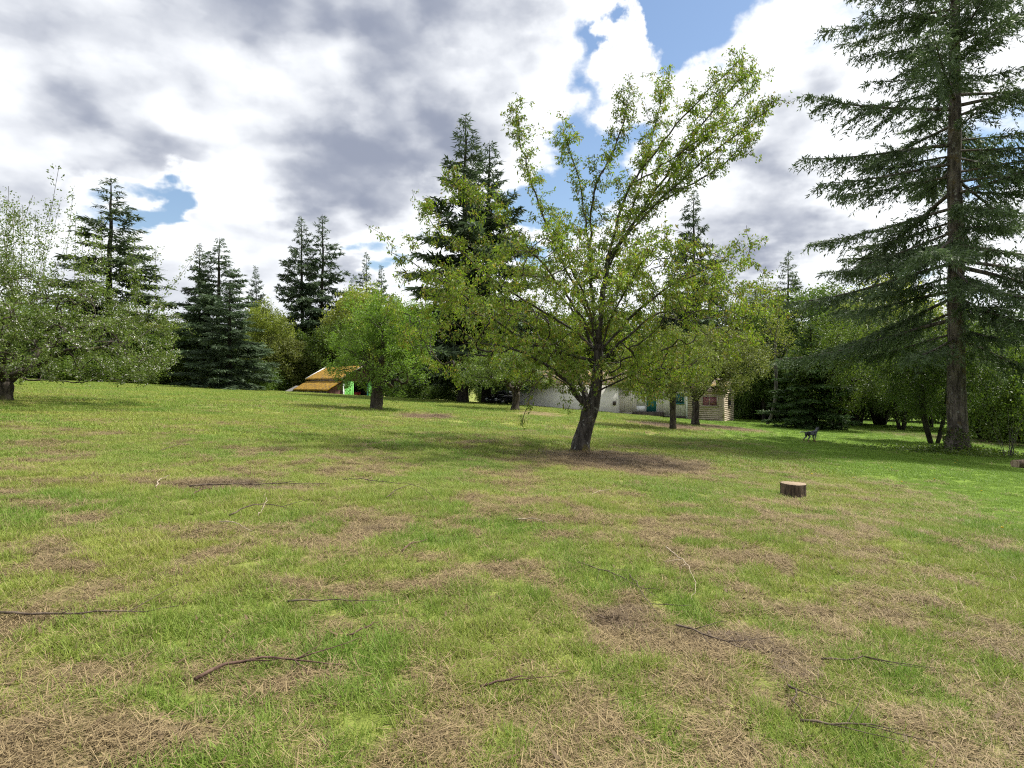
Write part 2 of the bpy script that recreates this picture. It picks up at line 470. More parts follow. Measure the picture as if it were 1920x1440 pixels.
# ------------------------------------------------------------------ grass: tuft meshes placed as instances of one countless cover
def blade_tuft(name, n, h0, h1, spread, lean, wid, seed, flat=0.0):
    r = np.random.default_rng(seed)
    V = []; Q = []; T = []; rn = []
    for i in range(n):
        a = r.random() * 6.283; rad = spread * math.sqrt(r.random()); bx, by = rad * math.cos(a), rad * math.sin(a)
        L = h0 + (h1 - h0) * r.random() ** 1.4; az = r.random() * 6.283
        el = (1.45 - lean * r.random()) * (1 - flat) + flat * r.uniform(-.02, .35)
        c = np.array([math.cos(az) * math.cos(el), math.sin(az) * math.cos(el), math.sin(el)])
        sd_ = np.array([-math.sin(az), math.cos(az), 0]) * wid * r.uniform(.6, 1.3)
        bend = np.array([math.cos(az), math.sin(az), -.6]) * L * r.uniform(.05, .3) * (1 - .7 * flat)
        p0 = np.array([bx, by, -.01 + .035 * flat * r.random()]); p1 = p0 + c * L * .55 + bend * .25; p2 = p0 + c * L + bend
        if flat: p2[2] = max(p2[2], .004); p1[2] = max(p1[2], .006)
        k = len(V); V += [p0 - sd_ * .5, p0 + sd_ * .5, p1 + sd_ * .42, p1 - sd_ * .42, p2]
        Q.append((k, k + 1, k + 2, k + 3)); T.append((k + 3, k + 2, k + 4)); rn += [r.random()] * 5
    return make_mesh(name, np.array(V), [np.array(Q), np.array(T)], False, {'rnd': np.array(rn)})

def blade_material(name, straw=False):
    m, t = mat_new(name)
    r = t.add('ShaderNodeAttribute', attribute_name='rnd').outputs['Fac']
    k = t.add('ShaderNodeAttribute', attribute_name='tint', attribute_type='INSTANCER').outputs['Fac']
    l = t.add('ShaderNodeAttribute', attribute_name='lawnside', attribute_type='INSTANCER').outputs['Fac']
    if straw:
        col = t.mix(r, (.105, .072, .037), (.34, .26, .135))
        col = t.mix(t.ramp(k, .55, 1.0, 0, .8), col, (.10, .07, .05))
    else:
        a = t.mix(r, (.105, .195, .022), (.21, .315, .05))
        bcol = t.mix(r, (.235, .28, .045), (.36, .365, .095))
        col = t.mix(k, a, bcol)
        col = t.mix(t.ramp(r, .86, .97, 0, .8), col, (.33, .27, .14))
        col = t.mix(l, col, t.mix(r, (.12, .215, .024), (.205, .305, .045)))
    p = t.add('ShaderNodeBsdfPrincipled', {'Base Color': col, 'Roughness': .6, 'Specular IOR Level': .2})
    tr = t.add('ShaderNodeBsdfTranslucent', {'Color': col})
    mx = t.add('ShaderNodeMixShader', {0: .15 if straw else .35, 1: p.outputs[0], 2: tr.outputs[0]})
    finish(t, mx.outputs[0])
    return m

def scatter(name, protos, pts, rotz, scale, idx, attrs, label, cat):
    me = bpy.data.meshes.new(name)
    me.vertices.add(len(pts)); me.vertices.foreach_set('co', np.asarray(pts, np.float32).ravel())
    for k, a, ty in [('rz', rotz, 'FLOAT'), ('sc', scale, 'FLOAT'), ('ix', idx, 'INT')] + [(k, a, 'FLOAT') for k, a in attrs.items()]:
        q = me.attributes.new(k, ty, 'POINT'); q.data.foreach_set('value', np.asarray(a, np.int32 if ty == 'INT' else np.float32))
    o = link(name, me)
    tag(o, label, cat, kind='stuff')
    pc = bpy.data.collections.new(name + '_tufts')
    for k, (pm, mt) in enumerate(protos):
        if not pm.materials: pm.materials.append(mt)
        pc.objects.link(bpy.data.objects.new('%s_%02d' % (name, k), pm))
    g = bpy.data.node_groups.new(name, 'GeometryNodeTree')
    g.interface.new_socket('Geometry', in_out='INPUT', socket_type='NodeSocketGeometry')
    g.interface.new_socket('Geometry', in_out='OUTPUT', socket_type='NodeSocketGeometry')
    t = NT(g)
    gi = t.add('NodeGroupInput'); go = t.add('NodeGroupOutput')
    ci = t.add('GeometryNodeCollectionInfo'); ci.inputs[0].default_value = pc; ci.inputs[1].default_value = True; ci.inputs[2].default_value = True
    def na(n, ty):
        nd = t.add('GeometryNodeInputNamedAttribute', data_type=ty); nd.inputs['Name'].default_value = n
        return nd.outputs['Attribute']
    cx = t.add('ShaderNodeCombineXYZ', {2: na('rz', 'FLOAT')})
    ip = t.add('GeometryNodeInstanceOnPoints')
    t.l.new(gi.outputs[0], ip.inputs['Points']); t.l.new(ci.outputs[0], ip.inputs['Instance'])
    ip.inputs['Pick Instance'].default_value = True
    t.l.new(na('ix', 'INT'), ip.inputs['Instance Index'])
    er = t.add('FunctionNodeEulerToRotation'); t.l.new(cx.outputs[0], er.inputs[0]); t.l.new(er.outputs[0], ip.inputs['Rotation'])
    t.l.new(na('sc', 'FLOAT'), ip.inputs['Scale'])
    t.l.new(ip.outputs[0], go.inputs[0])
    mod = o.modifiers.new('tufts', 'NODES'); mod.node_group = g
    return o

gmat = blade_material('grass_blades'); smat = blade_material('straw_blades', True)
green_p = [(blade_tuft('tuft_a', 34, .03, .085, .075, .75, .0042, 1), gmat), (blade_tuft('tuft_b', 34, .04, .11, .075, .9, .0042, 2), gmat),
           (blade_tuft('tuft_c', 34, .05, .14, .07, .95, .0042, 3), gmat), (blade_tuft('tuft_d', 46, .03, .075, .11, .8, .006, 4), gmat),
           (blade_tuft('tuft_e', 40, .035, .10, .16, .9, .011, 5), gmat),
           (blade_tuft('weed_f', 13, .04, .085, .02, 1.25, .017, 15), gmat)]
straw_p = [(blade_tuft('straw_a', 60, .03, .13, .10, .5, .0027, 6, 1.0), smat), (blade_tuft('straw_b', 60, .03, .10, .11, .5, .003, 7, .9), smat),
           (blade_tuft('straw_c', 40, .03, .09, .07, .9, .003, 8, .35), smat),
           (blade_tuft('straw_litter', 9, .02, .05, .10, .5, .014, 9, .95), smat)]

def band(y0, y1, dens, rng):
    xm = .92 * y1 + 3.0
    n = int(dens * 2 * xm * (y1 - y0))
    x = rng.uniform(-xm, xm, n); y = rng.uniform(y0, y1, n)
    k = np.abs(x) < .92 * y + 3.0
    return x[k], y[k]
gr = np.random.default_rng(5)
bands = [(0.4, 5, 330, 1.0), (5, 9, 230, 1.1), (9, 15, 120, 1.3), (15, 26, 46, 1.7), (26, 70, 9, 2.4)]
X_, Y_, S_ = [], [], []
for y0, y1, dn, sc in bands:
    x, y = band(y0, y1, dn, gr); X_.append(x); Y_.append(y); S_.append(np.full(len(x), sc))
gx_, gy_, gs_ = map(np.concatenate, (X_, Y_, S_))
d_, b_, l_, lw_ = cover(gx_, gy_)
u = gr.random(len(gx_))
is_green = (u > d_ * 1.02 + b_ * .5)
is_straw = (~is_green & (gr.random(len(gx_)) < .85)) | (gr.random(len(gx_)) < .10 * (1 - lw_))
zg = terrain(gx_, gy_)
def subset(msk): return np.stack([gx_[msk], gy_[msk], zg[msk]], -1)
mg = is_green
far_ = gy_ > 9
tall = (l_ > .55) & (gr.random(len(gx_)) < .42) & (lw_ < .5)
ixg = np.where(far_, np.where(gy_ > 15, 4, 3), np.where(tall, 2, np.where(gr.random(len(gx_)) < .05, 5, gr.integers(0, 2, len(gx_)))))
scg = gs_ * gr.uniform(.7, 1.25, len(gx_)) * np.where(lw_ > .5, .6, 1.0) * (1 - .35 * d_)
scg = np.where(gy_ > 9, scg / np.where(gy_ > 15, 1.15, 1.0), scg)
tint = np.clip(fbm(gx_ / 1.4, gy_ / 1.8, 33, 3) * 1.5 - .28 + .45 * d_ - .22 * l_ + gr.normal(0, .12, len(gx_)), 0, 1)
grass = scatter('grass', green_p, subset(mg), gr.uniform(0, 6.28, mg.sum()), scg[mg], ixg[mg], {'tint': tint[mg], 'lawnside': lw_[mg]},
                'short green grass blades growing across the field', 'grass')
ms = is_straw & (gy_ < 40)
straw = scatter('dry_grass', straw_p, subset(ms), gr.uniform(0, 6.28, ms.sum()), (gs_ * gr.uniform(.7, 1.3, len(gx_)))[ms],
                gr.choice([0, 0, 0, 1, 1, 1, 2, 3], ms.sum()), {'tint': np.clip(b_ + gr.normal(0, .15, len(gx_)), 0, 1)[ms], 'lawnside': lw_[ms]},
                'tan mown straw and thatch lying between the grass', 'dry grass')

# ------------------------------------------------------------------ broadleaf trees: limbs reach for points spread through the crown
class Grower:
    def __init__(s, rng):
        s.rng = rng; s.p = []; s.par = []; s.paths = []; s.minr = []; s.seed = []
    def limb(s, pts, radii=None, parent=-1, n=5, seed=True, jit=0.0):
        """a limb through given points (resampled); returns node indices"""
        pts = np.asarray(pts, float)
        seg = np.linalg.norm(np.diff(pts, axis=0), axis=1); cum = np.concatenate([[0], np.cumsum(seg)])
        m = max(len(pts), int(cum[-1] / .3) + 2) if seed else n
        tt = np.linspace(0, cum[-1], m)
        q = np.stack([np.interp(tt, cum, pts[:, k]) for k in range(3)], -1)
        if m > 4:                                    # soften the corners
            for _ in range(2): q[1:-1] = .25 * q[:-2] + .5 * q[1:-1] + .25 * q[2:]
        if jit: q[1:] += s.rng.normal(0, jit, q[1:].shape)
        r = np.interp(tt, cum, radii) if radii is not None else np.zeros(m)
        ids = []
        start = 0 if parent < 0 else 1
        prev = parent
        path = [] if parent < 0 else [parent]
        for k in range(start, m):
            s.p.append(q[k]); s.par.append(prev); s.minr.append(r[k]); s.seed.append(seed)
            prev = len(s.p) - 1; ids.append(prev); path.append(prev)
        s.paths.append(path)
        return ids
    def nearest(s, q):
        P_ = np.asarray(s.p); return int(np.argmin(((P_ - q) ** 2).sum(1)))
    def branch_to(s, pts, radii=None):
        """a limb that starts at the nearest existing node"""
        k = s.nearest(np.asarray(pts[0], float))
        return s.limb([s.p[k]] + list(pts[1:]), radii, parent=k)
    def fill(s, targets, center, step=.28, up=.25, sag=.0, minlow=None):
        cap = len(s.p) + len(targets) * 8 + 10
        A = np.zeros((cap, 3)); n = len(s.p); A[:n] = s.p
        order = np.argsort(((targets - center) ** 2).sum(1))
        lo = 0 if minlow is None else minlow
        for ti in order:
            q = targets[ti]
            d = np.sqrt(((A[lo:n] - q) ** 2).sum(1))
            # prefer nodes that are nearer to the centre than the target
            dc = np.sqrt(((A[lo:n] - center) ** 2).sum(1)); dq = math.sqrt(((q - center) ** 2).sum())
            cost = d + .9 * np.maximum(0, dc - dq)
            k = lo + int(np.argmin(cost)); L = d[k - lo]
            if L < .08: continue
            m = min(7, max(2, int(L / step) + 1))
            pp = s.par[k]
            tg = unit(A[k] - A[pp]) if pp >= 0 else np.array([0, 0, 1.0])
            c1 = A[k] + (tg * .55 + unit(q - A[k]) * .45) * L * .4 + np.array([0, 0, up * L * .3])
            t = np.linspace(0, 1, m + 1)[1:, None]
            path = (1 - t) ** 2 * A[k] + 2 * (1 - t) * t * c1 + t * t * q
            path[:-1] += s.rng.normal(0, .02 * L, path[:-1].shape)
            path[:, 2] -= sag * L * t[:, 0] ** 2
            prev = k; ids = [k]
            for row in path:
                A[n] = row; s.p.append(row); s.par.append(prev); s.minr.append(0.0); s.seed.append(False); prev = n; ids.append(n); n += 1
            s.paths.append(ids)
    def radii(s, r_tip, r_base, expo=None):
        n = len(s.p); c = np.zeros(n); par = s.par
        haschild = np.zeros(n, bool)
        for i in range(n):
            if par[i] >= 0: haschild[par[i]] = True
        c[~haschild] = 1
        for i in range(n - 1, -1, -1):
            if par[i] >= 0: c[par[i]] += c[i]
        e = expo or math.log(r_base / r_tip) / math.log(max(c.max(), 3))
        s.cnt = c
        s.r = np.maximum(r_tip * c ** e, np.asarray(s.minr))
        return s.r
    def wood(s, name, mat, parent, origin, thin=3, wob=.10):
        g = Geo(); P_ = np.asarray(s.p) - origin
        for path in s.paths:
            if len(path) < 2: continue
            rr = s.r[path].copy()
            if len(path) > 2: rr[0] = min(rr[0], rr[1] * 1.3)
            big = rr.max()
            sides = 14 if big > .15 else 8 if big > .06 else 5 if big > .02 else thin
            g.tube(P_[path], rr, sides, cap=big > .02, wob=wob if big > .05 else 0, rng=s.rng)
        return g.obj(name, mat, parent, smooth=True)
    def leaf_points(s, maxcnt, per, sig, skip_seed=True):
        P_ = np.asarray(s.p); par = np.asarray(s.par)
        ok = (s.cnt <= maxcnt) & (par >= 0)
        if skip_seed: ok &= ~np.asarray(s.seed) | (s.cnt <= 2)
        idx = np.nonzero(ok)[0]
        k = s.rng.poisson(per, len(idx)); src = np.repeat(idx, k)
        f = s.rng.random(len(src))[:, None]
        pos = P_[src] * (1 - f) + P_[par[src]] * f
        tang = unit(P_[src] - P_[par[src]])
        pos = pos + s.rng.normal(0, sig, pos.shape)
        return pos, tang

def foliage(name, parent, mat, pos, tang, origin, L, W, droop, rng, flat=.0, fold=.22):
    N = len(pos)
    rd = rng.normal(0, 1, (N, 3))
    d = unit(tang * .6 + unit(rd) * 1.0 + np.array([0, 0, -droop]))
    nr = unit(rng.normal(0, 1, (N, 3)) * (1 - flat) + np.array([0, 0, 1.0]) * (0.35 + flat))
    sc = rng.uniform(.65, 1.25, N)
    v, q, r = leaf_cards(pos - origin, d, nr, L * sc, W * sc, fold, rng)
    me = make_mesh(name, v, [q], False, {'rnd': r})
    o = link(name, me, mat, parent); o['kind'] = 'stuff'
    return o

def ellipsoid(rng, n, c, rad, shell=.5, low=-1.0):
    """points inside an ellipsoid, more of them towards its surface; low cuts the bottom"""
    out = []
    while len(out) < n:
        d = unit(rng.normal(0, 1, 3))
        r = (1 - shell * rng.random() ** 1.6) if rng.random() < .8 else rng.random()
        p = d * r
        if p[2] < low: continue
        out.append(np.asarray(c) + p * np.asarray(rad))
    return np.array(out)

def lumpy(pts, c, amt, seed, freq=.45):
    """push crown points in and out so that the outline is uneven"""
    n1_ = fbm(pts[:, 0] * freq + pts[:, 2] * .31, pts[:, 2] * freq + pts[:, 1] * .37, seed, 2) - .5
    return np.asarray(c) + (pts - c) * (1 + amt * 2 * n1_)[:, None]

def voids(pts, seed, thr, freq=.75):
    """leave holes in a crown so that sky and shade show between the clumps"""
    a = fbm(pts[:, 0] * freq + pts[:, 1] * .5, pts[:, 2] * freq - pts[:, 1] * .43, seed, 2)
    return pts[a > thr]

# ---- the cherry in the middle of the field
def cherry():
    rng = np.random.default_rng(3)
    bx, by = ray_ground(1088, 846)
    Y = by; org = np.array([bx, by, gz(bx, by)])
    root = thing('cherry_tree', 'leaning cherry tree with long upswept shoots, rooted in bare brown mulch', 'tree', tuple(org))
    g = Grower(rng)
    def pl(pts, dy):
        out = []
        for (px, py), k in zip(pts, np.linspace(0, 1, len(pts))):
            out.append(at(px, py, Y + dy * k ** 1.2))
        return out
    g.limb(pl([(1086, 868), (1088, 840), (1096, 800), (1108, 768), (1117, 738), (1121, 690), (1122, 645)], 0), [.34, .265, .225, .215, .165, .14, .12])
    limbs = [
        ([(1105, 772), (1090, 752), (1082, 735), (1062, 712), (1020, 680), (950, 650), (890, 640)], -1.2, .10),
        ([(1106, 768), (1098, 745), (1092, 715), (1075, 690), (1045, 655), (1010, 600), (985, 560)], 1.8, .11),
        ([(1082, 735), (1050, 705), (1015, 700), (990, 745), (978, 795)], -1.6, .035),
        ([(1122, 645), (1128, 560), (1142, 470), (1178, 350), (1270, 230), (1386, 113)], -.8, .11),
        ([(1140, 480), (1190, 420), (1290, 290), (1418, 155)], .8, .045),
        ([(1150, 450), (1230, 380), (1330, 290), (1450, 200)], -1.4, .045),
        ([(1122, 640), (1104, 500), (1112, 350), (1160, 265), (1178, 180)], .8, .085),
        ([(1118, 625), (1060, 500), (1020, 410), (985, 310), (970, 225)], .6, .075),
        ([(1130, 520), (1190, 380), (1225, 250), (1245, 155)], 1.6, .05),
        ([(1106, 470), (1090, 350), (1058, 250)], -.6, .04),
        ([(1122, 660), (1200, 575), (1290, 520), (1390, 470)], -1.8, .07),
        ([(1121, 690), (1220, 590), (1330, 562), (1402, 545)], 1.5, .07),
        ([(1120, 735), (1160, 715), (1225, 688), (1300, 690)], -1.6, .06),
        ([(1122, 722), (1190, 690), (1235, 720), (1245, 745)], -2.2, .035),
        ([(1119, 672), (1085, 622), (1030, 590), (930, 530), (840, 450), (790, 395)], 1.0, .085),
        ([(1119, 690), (1050, 655), (1000, 650), (930, 600), (860, 545), (735, 470)], -1.6, .085),
        ([(1119, 650), (1040, 520), (960, 430), (880, 370), (845, 345)], -2.4, .07),
        ([(1122, 655), (1100, 560), (1060, 480), (1040, 430)], -3.4, .06),
        ([(1122, 655), (1150, 580), (1200, 500), (1230, 460)], -3.6, .06),
        ([(1122, 650), (1140, 590), (1170, 520), (1200, 470)], 3.6, .06),
        ([(1120, 668), (1080, 590), (1030, 530), (990, 500)], 3.6, .06),
        ([(1092, 715), (1040, 640), (950, 585), (870, 560)], 3.0, .05),
        ([(1150, 460), (1240, 340), (1340, 200), (1395, 140)], 1.4, .04),
        ([(1178, 350), (1260, 300), (1350, 235), (1415, 215)], -.2, .035),
        ([(1200, 400), (1290, 350), (1370, 300), (1400, 260)], .9, .035),
    ]
    leaders = []
    for pts, dy, r in limbs:
        w3 = pl(pts, dy)
        k = g.nearest(w3[0])
        g.limb([g.p[k]] + w3[1:], np.linspace(r * (1.1 if pts[0][1] > 765 else .40 if pts[-1][1] < 300 else .5), .008, len(w3)), parent=k, jit=.022)
        if pts[-1][1] < 780: leaders.append(np.array(w3))
    nseed = len(g.p)
    c = at(1085, 600, Y)
    T = ellipsoid(rng, 2400, c, (5.1, 4.1, 2.45), .6, -.7)
    T = voids(lumpy(T, c, .22, 4), 5, .40)
    T2 = []
    for w3 in leaders:                                 # short shoots along every limb
        L = np.linalg.norm(np.diff(w3, axis=0), axis=1).sum()
        for _ in range(int(L * (15 if w3[-1][2] > 7 else 13))):
            f = rng.uniform(.18, 1.0); k = f * (len(w3) - 1); i = min(int(k), len(w3) - 2)
            p = w3[i] * (1 - (k - i)) + w3[i + 1] * (k - i); dr = unit(w3[i + 1] - w3[i])
            T2.append(p + dr * rng.uniform(0, .5) + rng.normal(0, .20 if p[2] > 6 else .30, 3) + np.array([0, 0, .12]))
    T = np.vstack([T, np.array(T2)])
    g.fill(T, at(1118, 690, Y), step=.22, up=.2)
    g.radii(.0055, .14)
    g.wood('trunk', M['bark_cherry'], root, org)
    pos, tg = g.leaf_points(3, 4.8, .07)
    pos = np.repeat(pos, 4, axis=0) + rng.normal(0, .028, (len(pos) * 4, 3)); tg = np.repeat(tg, 4, axis=0)      # leaves hang in small bunches
    foliage('crown', root, M['leaf_cherry'], pos, tg, org, .088, .036, 1.1, rng)
    return root
cherry()

# ---- the apple trees
def apple(name, label, px, py, trunk_top, crown, rad, ntarget, per, leaf, mat, seed, trunk_r, sprouts=0, low=-.75, blossom=0, lean=0.0, group=None, forks=3, maxc=3, spl=.62):
    rng = np.random.default_rng(seed)
    bx, by = ray_ground(px, py); org = np.array([bx, by, gz(bx, by)])
    root = thing(name, label, 'tree', tuple(org), group=group)
    g = Grower(rng)
    top = at(*trunk_top, by)
    k_ = np.linspace(0, 1, 6)[:, None]
    base = org + np.array([0, 0, -.15])
    tp = base * (1 - k_) + top * k_ + np.array([lean, 0, 0]) * np.sin(k_ * 3.1)
    tp[1:-1] += rng.normal(0, trunk_r * .14, (4, 3))
    g.limb(tp, np.array([1.45, 1.1, 1.0, .95, .92, .9]) * trunk_r)
    c = at(*crown, by)
    for i in range(forks):
        a = 6.283 * i / forks + rng.uniform(-.5, .5)
        e = c + np.array([math.cos(a) * rad[0] * .62, math.sin(a) * rad[1] * .62, rad[2] * rng.uniform(-.25, .35)])
        m = top * .55 + e * .45 + np.array([0, 0, .25 * rad[2]])
        k = g.nearest(top)
        g.limb([g.p[k], m, e], [trunk_r * .62, trunk_r * .4, .03], parent=k, jit=.05)
    T = voids(lumpy(ellipsoid(rng, int(ntarget * 1.25), c, rad, .75, low), c, .22, seed + 9, .6), seed + 4, .42)
    T = T[T[:, 2] > terrain(T[:, 0], T[:, 1]) + .55]
    g.fill(T, top, step=.26, up=.25)
    if sprouts:
        A = np.array(g.p)
        hi = np.nonzero(A[:, 2] > c[2] + rad[2] * (.45 if spl > 1 else .15))[0]
        for _ in range(sprouts):
            k = int(rng.choice(hi)); L = rng.uniform(.35, 1.0) * rad[2] * spl
            tip = np.array(g.p[k]) + np.array([rng.normal(0, .22) * L, rng.normal(0, .22) * L, L])
            g.limb([g.p[k], (np.array(g.p[k]) + tip) / 2 + rng.normal(0, .06, 3), tip], None, parent=k, n=11 if spl > 1 else 6, seed=False)
    g.radii(.007, trunk_r)
    g.wood('trunk', M['bark_apple'], root, org, wob=.16)
    pos, tg = g.leaf_points(maxc, per * .95, leaf * 1.3)
    pos = np.repeat(pos, 4, axis=0) + rng.normal(0, leaf * .55, (len(pos) * 4, 3)); tg = np.repeat(tg, 4, axis=0)
    foliage('crown', root, mat, pos, tg, org, leaf, leaf * .56, .1, rng)
    if blossom:
        k = rng.choice(len(pos), blossom)
        pb = np.repeat(pos[k] + rng.normal(0, .04, (blossom, 3)), 5, axis=0); pb += rng.normal(0, .035, pb.shape)
        N = len(pb)
        v, q, r = leaf_cards(pb - org, rng.normal(0, 1, (N, 3)), rng.normal(0, 1, (N, 3)) + np.array([0, 0, .5]), rng.uniform(.035, .055, N), rng.uniform(.035, .05, N), .1, rng)
        o = link('blossom', make_mesh('blossom', v, [q], False, {'rnd': r}), M['petal'], root); o['kind'] = 'stuff'
    return root

apple('apple_tree', 'broad apple tree dotted with white blossom, two stout stems forking low', 8, 752, (12, 715), (0, 630), (7.3, 6.0, 2.55), 2300, 6.0, .085, M['leaf_apple'], 21, .24,
      sprouts=64, low=-.72, blossom=1900, forks=5, spl=1.6)
apple('apple_tree', 'small round bright green apple tree with a thick hollowed trunk before the barn', 706, 768, (708, 722), (713, 650), (3.25, 2.8, 2.65), 1300, 6.0, .10, M['leaf_apple_b'], 22, .33,
      sprouts=45, low=-.95, forks=4)
apple('apple_tree', 'low spreading apple tree beside the black car and white garage wall', 966, 769, (968, 735), (950, 695), (4.2, 3.4, 1.75), 800, 5.5, .12, M['leaf_apple'], 23, .28, sprouts=10, low=-.6, forks=4, blossom=300)
apple('apple_tree', 'slender apple tree with a straight thin trunk before the teal door', 1261, 805, (1262, 738), (1250, 688), (2.9, 2.6, 2.0), 800, 5.5, .10, M['leaf_olive'], 24, .15, sprouts=10, low=-.8, forks=4)
apple('apple_tree', 'spreading apple tree with a dark forked trunk before the curtained window', 1304, 796, (1304, 752), (1328, 680), (4.2, 3.6, 2.35), 1150, 5.6, .115, M['leaf_olive'], 25, .23, sprouts=12, low=-.85, forks=4, blossom=200)

# ------------------------------------------------------------------ conifers
def conifer_mesh(seed, H, Rb, cb, nb, blet, sprig_n, sl, sw, droop, ragged, r_trunk, lean=0.0, profile=.85, top_up=.5, sides=12):
    """trunk+boughs mesh and needle mesh for a conifer of height H (metres)"""
    rng = np.random.default_rng(seed)
    g = Geo()
    n = 22; hz = np.linspace(-.3, H, n); k = np.clip(hz / H, 0, 1)
    wig = np.cumsum(rng.normal(0, .02 * H / 20, (n, 2)), 0)
    tp = np.stack([wig[:, 0] + lean * k, wig[:, 1], hz], -1); tp[:2, :2] *= 0
    tr = r_trunk * ((1 - k) ** .75 * .93 + .02) * (1 + .35 * np.exp(-np.maximum(hz, 0) / .5))
    fine_h = np.linspace(-.3, H, 80); fp = np.stack([np.interp(fine_h, hz, tp[:, i]) for i in range(3)], -1)
    g.tube(fp, np.interp(fine_h, hz, tr), sides, wob=.07, rng=rng)
    LV, LD, LN, LL = [], [], [], []
    for b in range(nb):
        u = (b + rng.random()) / nb
        h = H * (cb + (1 - cb) * (1 - (1 - u) ** 1.15) * .985)
        kk = (h / H - cb) / (1 - cb)                       # 0 at crown base, 1 at the tip
        az = b * 2.39996 + rng.normal(0, .6)
        L = Rb * ((1 - kk) ** profile * .97 + .012) * rng.uniform(1 - ragged, 1 + ragged * .35) * min(1, .72 + 2.2 * kk)
        el0 = -.15 * (1 - kk) + top_up * kk ** 1.3 + rng.normal(0, .13)
        m = 9; t = np.linspace(0, 1, m)
        start = np.array([np.interp(h, hz, tp[:, 0]), np.interp(h, hz, tp[:, 1]), h])
        hd = np.array([math.cos(az), math.sin(az), 0]); side = np.array([-math.sin(az), math.cos(az), 0])
        z = L * (math.sin(el0) * t - droop * (1 - kk) * (t ** 1.3 - .62 * t ** 3))
        crv = rng.normal(0, .07) * L * t ** 2
        bp = start + hd * (L * math.cos(el0) * t)[:, None] + side * crv[:, None] + np.array([0, 0, 1.0]) * z[:, None]
        rb = max(.008, .013 * L) * (1 - .85 * t)
        g.tube(bp, rb, 5 if L > 2 else 4, cap=False)
        bt = unit(np.gradient(bp, axis=0))
        for sgn in (-1, 1, 0):
            nbl = max(3, int(blet * L)) if sgn else max(2, int(blet * L * .35))
            ff = np.clip(rng.uniform(.10, 1.0, nbl) ** .85, 0, 1) if cb < .9 else rng.uniform(.2, 1, nbl)
            base = np.stack([np.interp(ff, t, bp[:, i]) for i in range(3)], -1); tg = np.stack([np.interp(ff, t, bt[:, i]) for i in range(3)], -1)
            sl_ = (.34 * L * (1 - ff * .78) * np.minimum(1, .35 + 2.2 * ff)) * rng.uniform(.55, 1.2, nbl) + sl * .5 * (1 - .8 * kk)
            sd3 = unit(tg * rng.uniform(.5, 1.0, (nbl, 1)) + side * sgn * rng.uniform(.7, 1.0, (nbl, 1)) + np.array([0, 0, 1]) * rng.normal(-.22 if sgn else -.5, .16, (nbl, 1)))
            cnt = np.maximum(2, (sprig_n * sl_ / max(.3, .34 * Rb)).astype(int) + 1)
            rep = np.repeat(np.arange(nbl), cnt); q = rng.random(len(rep))
            pos = base[rep] + sd3[rep] * (sl_[rep] * q)[:, None] + np.array([0, 0, -1.0]) * (.22 * sl_[rep] * q ** 2)[:, None]
            dirs = unit(sd3[rep] * .8 + rng.normal(0, .55, (len(rep), 3)) + np.array([0, 0, -.28]))
            LV.append(pos); LD.append(dirs); LL.append(sl * (1 - .45 * kk ** 3) * rng.uniform(.6, 1.25, len(rep)))
    pos = np.vstack(LV); d = np.vstack(LD); L_ = np.concatenate(LL)
    nr = unit(rng.normal(0, .7, pos.shape) + np.array([0, 0, 1.0]))
    v, q, r = leaf_cards(pos, d, nr, L_, L_ * sw, .15, rng)
    return g.mesh('conifer_trunk', True), make_mesh('conifer_crown', v, [q], False, {'rnd': r})

def conifer(name, label, loc, meshes, mats, rotz=0.0, scale=(1, 1, 1), group=None):
    root = thing(name, label, 'tree', loc, rotz, group); root.scale = scale
    t = link('trunk', meshes[0], mats[0], root); c = link_om('crown', meshes[1], mats[1], root); c['kind'] = 'stuff'
    return root

# the great fir at the edge of the lawn
fx, fy = ray_ground(1795, 850)
big = conifer_mesh(5, 31.0, 8.4, .155, 158, 8.0, 58, .22, .25, .22, .6, .40, lean=.2, profile=.72, top_up=.55, sides=20)
big_fir = conifer('fir_tree', 'great fir with bare furrowed trunk and ivy at its foot, beside the mown lawn', (fx, fy, gz(fx, fy)), big, (M['bark_fir'], M['needle']), R(200))
# firs further along the same edge, beside the viewer: they shade the right of the lawn
for (x, y, s, a, lb) in [(25.5, 15.5, .82, 40, 'tall fir shading the lawn, next along from the great fir'), (28.0, 5.0, .80, 130, 'tall fir shading the lawn, third along from the great fir')]:
    copy_tree(big_fir, 'fir_tree', lb, (x, y, gz(x, y)), R(a), (s, s, s), 'firs along the lawn edge', 'tree')

